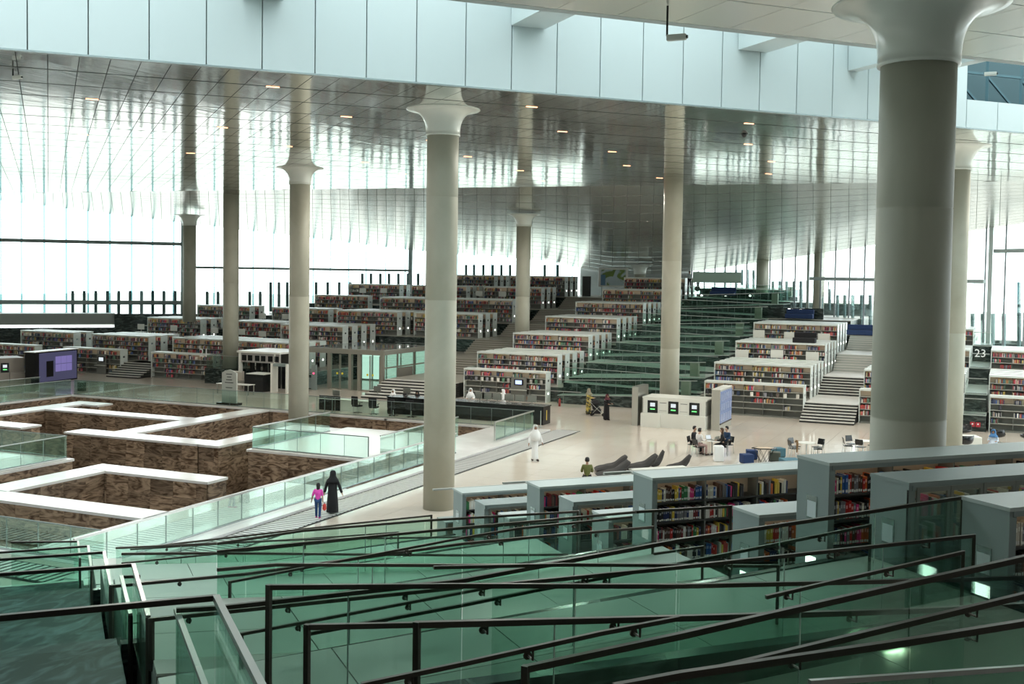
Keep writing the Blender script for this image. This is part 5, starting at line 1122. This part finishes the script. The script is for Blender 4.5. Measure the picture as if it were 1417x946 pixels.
person('woman in a white top and long black skirt looking down at her phone', at(839, 581, 0), face(.8, -.3), 1.62, robe=BLACKC, top=mat('pale_blouse', (.40, .44, .44), .8), hood=mat('dark_red_scarf', (.10, .02, .03), .8), arms=((.05, .28), (.05, .28)), hooddrop=.02, nod=.07, robe_r=.2)
t = thing('stroller', 'black baby stroller with thin silver frame between the two women', 'stroller', at(827, 575, 0), R(10))
for s_ in (-.24, .24): MB().tube([(-.55, s_, 1.0), (-.1, s_, .55), (.4, s_, .12)], .014, 6).tube([(-.35, s_, .12), (.1, s_, .60)], .014, 6).obj('frame_tube', RAILL, t)
bev(MB().hexa([(-.3, -.2, .4), (.25, -.2, .35), (.25, .2, .35), (-.3, .2, .4), (-.4, -.2, .85), (0, -.2, .6), (0, .2, .6), (-.4, .2, .85)]).obj('seat', BLACKC, t), .04); MB().lathe([(.30, 0), (.28, .15), (.18, .28), (.02, .32)], 14, (-.15, 0, .72)).obj('hood', BLACKC, t, smooth=True)
for x in (-.35, .4):
    for y in (-.24, .24): MB().tube([(x, y - .02, .1), (x, y + .02, .1)], .1, 14).obj('wheel', BLACK, t)
bev(MB().box(-.4, .2, -.2, .2, .14, .34).obj('basket', BLACKC, t), .03)
# seated group at the table
def chair(x, y, rz, label, group='black cafe chairs', seat=.46):
    t = thing('cafe_chair', label, 'chair', (x, y, 0), rz, group)
    bev(MB().box(-.22, .22, -.22, .22, seat - .035, seat).obj('seat', BLACK, t), .012); bev(MB().hexa([(-.22, .20, seat + .1), (.22, .20, seat + .1), (.22, .23, seat + .1), (-.22, .23, seat + .1), (-.21, .26, seat + .40), (.21, .26, seat + .40), (.21, .29, seat + .40), (-.21, .29, seat + .40)]).obj('backrest', BLACK, t), .012)
    for a in (-.2, .2):
        MB().tube([(a, -.2, seat - .03), (a * 1.1, -.23, 0)], .011, 6).obj('leg', RAILL, t); MB().tube([(a, .27, seat + .15), (a, .20, seat - .03), (a * 1.1, .25, 0)], .011, 6).obj('leg', RAILL, t)
    return t
def rtable(x, y, label, r=.42, h=.74, group=None):
    t = thing('round_table', label, 'table', (x, y, 0), 0, group); MB().lathe([(r - .01, h - .025), (r, h - .02), (r, h), (r - .01, h + .002)], 32).obj('table_top', WHITE, t); MB().tube([(0, 0, .02), (0, 0, h - .02)], .03, 12).obj('pedestal', RAILL, t); MB().lathe([(.26, 0), (.26, .012), (.04, .03)], 24).obj('foot', RAILL, t); return t
T0_ = at(985, 629, 0); vr_ = RT
def off(dx, dy): v = T0_ + RT * dx + HDG * dy; return (v.x, v.y, 0)
rtable(T0_.x, T0_.y, 'white round table with laptops between four seated people')
ppl = [(-.88, .50, 'man with short hair in a black shirt seated at far left of table', BLACKC, BLACKC, None, False), (-.74, -.32, 'person in a white shirt and pink trousers seated nearest left', mat('white_shirt', (.75, .72, .70), .8), mat('dusty_pink', (.42, .28, .26), .8), None, False),
       (.52, -.15, 'woman with long brown hair in black seated right of the table', BLACKC, BLACKC, mat('brown_hair', (.07, .035, .015), .6), True), (.90, .60, 'man in a dark blue shirt seated at far right of the table', mat('dark_blue_shirt', (.01, .04, .10), .8), BLACKC, None, False)]
for i, (dx, dy, lab, tp, lg, hr, lh) in enumerate(ppl):
    p_ = Vector(off(dx, dy)); d_ = Vector(off(0, .1 if i % 2 else 0)) - p_; person(lab, p_, face(d_.x, d_.y), 1.72, sit=True, top=tp, legs=lg, hair=hr or HAIRB, long_hair=lh, arms=((.02, .26), (.02, .26)), skin=SKINL if i else SKIN, lean=.04)
    chair(p_.x, p_.y, face(d_.x, d_.y), ['black chair under the man in black at the table', 'black chair under the person in the white shirt', 'chair with white frame under the long-haired woman', 'chair with white frame under the man in blue'][i], 'chairs at the four-person table')
for i, (dx, dy) in enumerate(((-.1, .12), (.14, -.02))):
    p_ = off(dx, dy); t = thing('laptop', ['open grey laptop on the round table, left one', 'open white laptop on the round table, right one'][i], 'laptop', (p_[0], p_[1], .745), YAW + [.4, -2.6][i], 'laptops on the round table'); MB().box(-.16, .16, -.11, .11, 0, .018).obj('keyboard_base', STEEL, t); MB().hexa([(-.16, .10, .02), (.16, .10, .02), (.16, .115, .02), (-.16, .115, .02), (-.16, .17, .23), (.16, .17, .23), (.16, .185, .23), (-.16, .185, .23)]).obj('lid', [STEEL, WHITE][i], t); MB().hexa([(-.14, .105, .04), (.14, .105, .04), (.14, .107, .04), (-.14, .107, .04), (-.14, .165, .22), (.14, .165, .22), (.14, .167, .22), (-.14, .167, .22)]).obj('screen', SCREEN, t)
p_ = at(994, 638, 0); t = thing('white_pouf', 'tall white rounded box seat in front of the four-person table', 'stool', p_, YAW); bev(MB().box(-.24, .24, -.2, .2, 0, .78).obj('body', WHITEC, t), .06, 3); MB().lathe([(.12, .781), (.12, .785)], 20).obj('seat_pad', WHITE, t)
# cube stools around the tray table
for i, (px, py, m, lab) in enumerate([(1033, 641, NAVY, 'navy blue cube stool nearest, front left of the tray table'), (1040, 635, NAVY, 'navy blue cube stool behind the front one'), (1077, 632, TEAL, 'teal cube stool right of the tray table, rear'), (1072, 638, OLIVEF, 'dark olive cube stool right of the tray table'), (1093, 646, TEAL, 'flat teal cube seat nearest the tall bookcase')]):
    p_ = at(px, py, 0); t = thing('cube_stool', lab, 'stool', p_, YAW + [.25, -.1, .3, -.2, .1][i]); s_ = .27 if i < 4 else .42; bev(MB().box(-s_, s_, -s_, s_, .04, .47 if i < 4 else .40).obj('cushion', m, t), .03, 3)
    MB().box(-s_ + .04, s_ - .04, -s_ + .04, s_ - .04, 0, .045).obj('plinth', BLACK, t)
p_ = at(1057, 640, 0); t = thing('tray_table', 'low table with wooden tray top and crossed wire legs', 'table', p_, YAW)
MB().prism([(.62 * math.cos(a), .40 * math.sin(a)) for a in [k * math.pi / 3 for k in range(6)]], .70, .74).obj('tray_edge', BLACK, t); MB().prism([(.5 * math.cos(a), .31 * math.sin(a)) for a in [k * math.pi / 3 for k in range(6)]], .741, .745).obj('tray_top', mat('pale_wood', (.55, .42, .30), .5), t)
for k in range(6): a, b_ = k * math.pi / 3, (k + 1) * math.pi / 3; MB().tube([(.5 * math.cos(a), .32 * math.sin(a), .70), (.25 * math.cos(b_), .2 * math.sin(b_), 0)], .010, 6).obj('leg', BLACK, t); MB().tube([(.5 * math.cos(b_), .32 * math.sin(b_), .70), (.25 * math.cos(a), .2 * math.sin(a), 0)], .010, 6).obj('leg', BLACK, t)
# two cafe sets
for s_i, (px, py, nm) in enumerate([(1115.5, 632, 'left'), (1194, 629, 'right')]):
    p_ = at(px, py, 0); rtable(p_.x, p_.y, f'white round cafe table, {nm} one of two near the huge column', .45, .74, 'cafe tables')
    for i, (dx, dy) in enumerate([(-.65, -.1), (-.45, .55), (.55, -.15), (.70, .45)] if s_i == 0 else [(-.75, .1), (-.35, .75), (-.2, -.25), (.65, .3)]):
        v = p_ + RT * dx + HDG * dy; d_ = p_ - v; chair(v.x, v.y, face(d_.x, d_.y), f"black cafe chair {['at the left', 'at the rear left', 'at the front', 'at the right'][i]} of the {nm} cafe table", f'chairs at the {nm} cafe table')
p_ = at(1104, 634, 0) + RT * -.06; t = thing('draped_scarf', 'brown patterned scarf hanging over a cafe chair back', 'scarf', (p_.x, p_.y, .30)); MB().tube([(0, 0, .62), (.02, 0, .4), (0, .01, .0)], [.05, .06, .03], 8).obj('cloth', mat('brown_scarf', (.22, .13, .06), .8), t); MB().tube([(-.03, 0, .62), (-.1, .02, .5)], [.04, .03], 8).obj('fold', MATS['brown_scarf'], t)
# lounge chairs and the white bench at the right
def lounge(px, py, rz, label):
    p_ = at(px, py, 0); t = thing('lounge_chair', label, 'chair', p_, rz, 'black swivel lounge chairs')
    mb = MB(); n = 16
    for (rx, ry, z) in ((.20, .18, .30), (.36, .30, .36), (.43, .36, .52), (.46, .38, .78)):
        for k in range(n): a = 2 * math.pi * k / n; zz = z - (.28 if math.sin(a) < -.3 and z > .5 else 0) * min(1, (z - .3) * 2); mb.v.append((rx * math.cos(a), ry * math.sin(a), zz))
    for i in range(3):
        for k in range(n): a = i * n + k; b_ = i * n + (k + 1) % n; mb.f.append((a, b_, b_ + n, a + n))
    mb.f.append(tuple(range(n))[::-1]); o = mb.obj('shell', BLACK, t, smooth=True); o.modifiers.new('thick', 'SOLIDIFY').thickness = .03
    bev(MB().box(-.26, .26, -.26, .22, .38, .48).obj('cushion', BLACKC, t), .04); MB().tube([(0, 0, .05), (0, 0, .33)], .03, 10).obj('stem', RAILL, t)
    for k in range(4): a = k * math.pi / 2 + .4; MB().bar((0, 0, .07), (.3 * math.cos(a), .3 * math.sin(a), .02), .04, .025).obj('foot', RAILL, t)
lounge(1333, 606, away + math.pi, 'black lounge chair with its back toward the camera, behind the white bench'); lounge(1335, 622, away, 'black lounge chair with its back to the camera before the white bench'); lounge(1380, 612, away - 1.2, 'black lounge chair behind the person in blue and white'); lounge(1421, 614, away + 1.2, 'black lounge chair cut by the right edge')
p_ = at(1318, 618, 0); t = thing('low_table', 'large white low block table between the black lounge chairs', 'table', p_, YAW - .1); bev(MB().box(-.5, 1.55, 0, 1.1, 0, .55).obj('block', WHITE, t), .03); MB().box(-.5, .4, .3, 1.0, .55, .62).obj('tray', mat('cream_tray', (.6, .58, .45), .5), t)
person('seated person in blue head scarf and pale blue striped dress at the right', at(1374, 628, 0), face(-HDG.x - .6, -HDG.y), 1.62, sit=True, robe=mat('pale_blue_cloth', (.60, .68, .78), .8), hood=mat('blue_scarf', (.06, .18, .38), .8), arms=((.1, .2), (.1, .2)), seat=.40, hooddrop=.08)
t = thing('stool', 'small black stool under the seated person in blue scarf', 'stool', at(1374, 628, 0)); MB().lathe([(.2, 0), (.22, .39)], 16).obj('seat', BLACK, t); p_ = at(1365, 628, .3); t = thing('pink_bag', 'small bright pink bag beside the person in the blue scarf', 'bag', (p_.x, p_.y, 0)); bev(MB().box(-.15, .15, -.08, .08, 0, .3).obj('body', mat('hot_pink', (.8, .05, .4), .6), t), .03); MB().tube([(-.08, 0, .3), (0, 0, .4), (.08, 0, .3)], .01, 6).obj('handle', BLACK, t)
# bean bags, their low bench and the seated man
def beanbag(px, py, rz, label, s_=1.0):
    p_ = at(px, py, 0); t = thing('bean_bag', label, 'bean bag', p_, rz, 'dark bean bags'); mb = MB(); nx, ny = 17, 11
    for sgn in (1, -1):
        for i in range(nx):
            for j in range(ny):
                u, v = i / (nx - 1) * 2 - 1, j / (ny - 1) * 2 - 1; e = max(0, (1 - abs(u) ** 2.4)) * max(0, (1 - abs(v) ** 2.4)); w = .16 + .16 * max(0, u) ; z = .20 + .52 * max(0, u) ** 1.6 - .10 * max(0, -u) + sgn * w * e ** .45 + .02 * math.sin(u * 9 + v * 5) * e
                mb.v.append((u * .75 * s_, v * .45 * s_ * (1 - .35 * max(0, u)), max(.0, z)))
        b0 = 0 if sgn > 0 else nx * ny
        for i in range(nx - 1):
            for j in range(ny - 1):
                q_ = (b0 + i * ny + j, b0 + (i + 1) * ny + j, b0 + (i + 1) * ny + j + 1, b0 + i * ny + j + 1); mb.f.append(q_ if sgn > 0 else q_[::-1])
    mb.obj('cushion', mat('charcoal_fabric', (.035, .032, .03), .75), t, smooth=True); MB().tube([(.70 * s_, 0, .66), (.76 * s_, 0, .72)], .02, 6).obj('corner_loop', BLACKC, t)
beanbag(845, 652, YAW, 'dark bean bag with raised peak, left rear one'); beanbag(848, 660, YAW + .15, 'dark bean bag nearest the tall bookcase'); beanbag(887, 650, YAW, 'dark bean bag with raised peak, right rear one'); beanbag(909, 645, YAW + .3, 'small peak of a bean bag behind the right one', .45); beanbag(938, 651, YAW - .1, 'dark bean bag mostly hidden by the long bookcase', .8)
person('man in an olive green shirt sitting with his back to the camera', at(812, 676, 0), away, 1.72, sit=True, top=mat('olive_shirt', (.12, .13, .035), .8), legs=BLACKC, arms=((.05, .2), (.05, .2)), seat=.40)
t = thing('pouf', 'low dark pouf under the man in olive', 'stool', at(812, 676, 0)); MB().lathe([(.30, 0), (.34, .2), (.28, .39)], 20).obj('cushion', BLACKC, t, smooth=True)
p_ = at(905, 658, 0); t = thing('low_bench', 'pale low bench behind the bookcase by the bean bags', 'bench', p_, R(46)); MB().box(-1.2, 1.6, -.2, .2, .30, .36).obj('bench_top', WHITE, t); MB().box(-1.1, -1.0, -.15, .15, 0, .3).obj('leg', STEEL, t); MB().box(1.3, 1.4, -.15, .15, 0, .3).obj('leg', STEEL, t)
# far people on the top terrace
for i, px in enumerate((954, 966)):
    q = atd(px, 390, 112); person(['person in pale clothes standing on the top terrace, left one', 'person in black standing on the top terrace, right one'][i], (q.x, q.y, 7.9), away + (2.5 if i else -2.8), 1.72, top=[mat('pale_blouse', (.4, .44, .44)), BLACKC][i], legs=BLACKC, arms=((.05, .2), (.05, .2)))
t = thing('white_board', 'pale green glass screen with round dark emblem on the top terrace', 'sign', atd(965, 402, 110)); q = t.location.copy(); t.location = (q.x, q.y, 7.9); t.rotation_euler.z = YAW * .0; MB().box(-1.2, 3.6, 0, .06, 0, 1.05).obj('panel', mat('pale_green_board', (.45, .58, .50), .4), t); MB().lathe([(.001, 0), (.28, 0), (.28, .02), (.001, .02)], 20).obj('emblem', mat('emblem_grey', (.06, .08, .07), .5), t).rotation_euler = (R(90), 0, 0); t.children[1].location = (.7, -.01, .6)
# framed picture and doorway in the low corner, column by it
q = atd(828, 392, 121.5); t = thing('framed_picture', 'large white-framed painting with green leaves on pale blue at the top terrace', 'picture', (q.x, q.y, 7.85), YAW)
MB().box(0, 3.2, 0, .15, 0, 2.05).obj('frame', WHITE, t); MB().box(.3, .4, .02, .12, -1.09, 0).box(2.8, 2.9, .02, .12, -1.09, 0).obj('stand_leg', GREYP, t); PIC = mat('painted_leaves', (.5, .6, .6), .5); noise_col(PIC, (.16, .24, .05), (.50, .60, .62), (.9, 1, .9), 2, 1.2, .40, .47); MB().box(.25, 2.95, -.02, 0, .15, 1.85).obj('canvas', PIC, t); MB().box(.25, .75, -.025, -.02, .15, 1.3).obj('blue_field', mat('sea_blue', (.12, .25, .38), .5), t)
q = atd(812, 392, 123); t = thing('doorway', 'dark doorway left of the framed painting', 'door', (q.x, q.y, 7.7), YAW); MB().box(-.45, .45, 0, .1, -.94, 1.25).obj('dark_panel', BLACK, t); MB().box(-.53, -.45, -.02, .1, -.94, 1.3).obj('frame', GREYP, t)
wc(885, 118, 7.9, .60, 10.25, True, 'short pale flared column beside the framed painting in the low corner')
# sofas on the upper right terraces
for i, (px, py, d, w, m, lab) in enumerate([(1113, 475, 81.3, 1.6, BLACKC, 'black sofa between the upper right bookcases'), (1106, 441, 95, 2.3, NAVY, 'navy sofa in front of the black wall at upper right'), (1192, 464, 84, 2.1, NAVY, 'navy sofa at the head of the pale stair'), (1000, 414, 108, 2.4, NAVY, 'navy sofa by the topmost black wall')]):
    q = atd(px, py, d); q.z += .35 * (i == 3); t = thing('sofa', lab, 'sofa', q, 0); bev(MB().box(-w / 2, w / 2, -.35, .4, .05, .42).obj('seat', m, t), .04); bev(MB().box(-w / 2, w / 2, .3, .5, .42, .8).obj('backrest', m, t), .04); MB().box(-w / 2 + .1, w / 2 - .1, -.3, .4, 0, .05).obj('base', BLACK, t)
# screen bay in the front centre bookcase
t = thing('catalogue_screen', 'small lit screen with shelf in the front centre bookcase', 'screen', (-31.9, 73.0, 0)); MB().box(-.35, .35, -.06, -.01, 1.15, 1.55).obj('housing', BLACK, t); MB().box(-.25, .25, -.065, -.06, 1.21, 1.49).obj('display', mat('blue_lit', (.3, .4, .8), .4, emit=(.45, .55, .9), es=1), t); MB().box(-.65, .65, -.3, .0, .78, .84).obj('shelf', BOARD, t); MB().box(-.6, .6, -.01, .01, 0, 1.7).obj('back_plate', ALUD, t)
t = thing('catalogue_screen', 'small screen with shelf in the outermost left front bookcase', 'screen', (-71.0, 73.15, 0)); MB().box(-.35, .35, -.06, -.01, 1.05, 1.5).obj('housing', BLACK, t); MB().box(-.25, .25, -.065, -.06, 1.12, 1.43).obj('display', SCREEN, t); MB().box(-.55, .55, -.3, .0, .72, .78).obj('shelf', BOARD, t); MB().box(-.5, .5, -.01, .01, 0, 1.7).obj('back_plate', ALUD, t)
# hanging cameras
def hangcam(px, py, b, z_, label, dirx):
    q = onb(px, py, b); h = z_ - q.z; t = thing('security_camera', label, 'camera', q); MB().tube([(0, 0, h - .02), (0, 0, 0)], .02, 8).obj('drop_pole', BLACK, t)
    MB().bar((0, 0, 0), (dirx * .30, 0, -.02), .04, .04).obj('arm', BLACK, t); bev(MB().box(min(0, dirx * .36), max(0, dirx * .36), -.05, .05, -.09, .02).obj('housing', WHITE, t), .015); MB().tube([(dirx * .36, 0, -.035), (dirx * .39, 0, -.035)], .03, 10).obj('lens', BLACK, t)
hangcam(923, 50, 18.0, NZ, 'white camera on a black drop pole under the near ceiling', 1); hangcam(18, 106, 38.5, CZ, 'camera on a thin pole under the mirror ceiling, upper left', 1); hangcam(1193, 223, 52, CZ, 'camera on a thin pole under the mirror ceiling at right', -1); hangcam(1362, 101, 27, 15.5, 'white camera in front of the dark roof void', 1)
q = onb(1030, 187, 41); t = thing('dome_camera', 'small dark dome camera on the mirror ceiling at right of centre', 'camera', (q.x, q.y, CZ - .01)); MB().lathe([(.02, -.16), (.09, -.12), (.11, -.04), (.16, 0)], 16).obj('dome', BLACK, t, smooth=True)
# ceiling lamps: small recessed warm spots
LAMPM = mat('lamp_warm', (1, .8, .6), .5, emit=(1, .42, .22), es=5)
k = 0
ROWN = ['nearest', 'second', 'third', 'fourth', 'fifth', 'sixth']
for j in range(6):
    for i in range(7):
        a, b = -12 + i * 9.5 + (j % 2) * 4.0, FASB + 2.93 + j * 5.9
        if b > fold_at_a(a) - 1: continue
        p_ = ab(a, b, CZ); v = p_ - ORG; d = v.dot(HDG); px = CX + FPX * v.dot(RT) / d
        if not (-20 < px < 1440): continue
        t = thing('ceiling_lamp', f'small warm recessed lamp in the mirror ceiling, {ROWN[j]} row, {ordinal(i + 1)} along', 'lamp', (p_.x, p_.y, CZ - .004), PH, 'recessed ceiling lamps')
        MB().box(-.22, .22, -.03, .03, -.012, 0).obj('slot', LAMPM, t); MB().box(-.26, .26, -.05, .05, -.003, .001).obj('trim_plate', BLACK, t)
for j in range(4):  # fill lights added to brighten the hall, separate from the lamp slots
    for i in range(7):
        a, b = -8 + i * 11.0, FASB + 6 + j * 12.0
        if b > fold_at_a(a) + 14: continue
        z = CZ - .1 if b < fold_at_a(a) else CZ - 2.2
        if any(o_.name.startswith('column') and (Vector((o_.location.x, o_.location.y, 0)) - ab(a, b)).length < 3.2 for o_ in bpy.data.objects): a += 4.6
        L_ = bpy.data.lights.new('hall_fill_light', 'AREA'); L_.shape = 'DISK'; L_.size = .5; L_.energy = LAMPW if 'LAMPW' in globals() else 300; L_.color = (1, .96, .88)
        lo = bpy.data.objects.new('hall_fill_light', L_); COL.objects.link(lo); lo.location = ab(a, b, z)
for i in range(4):  # more added fill, brightens the near ramps and bookcases
    L_ = bpy.data.lights.new('near_fill_light', 'AREA'); L_.shape = 'DISK'; L_.size = .5; L_.energy = 60; L_.color = (1, .97, .9)
    lo = bpy.data.objects.new('near_fill_light', L_); COL.objects.link(lo); lo.location = ab(-2 + i * 7, 4.5, NZ - .1)
flush_books()
for o in bpy.data.objects:
    if '_w' in o: del o['_w']
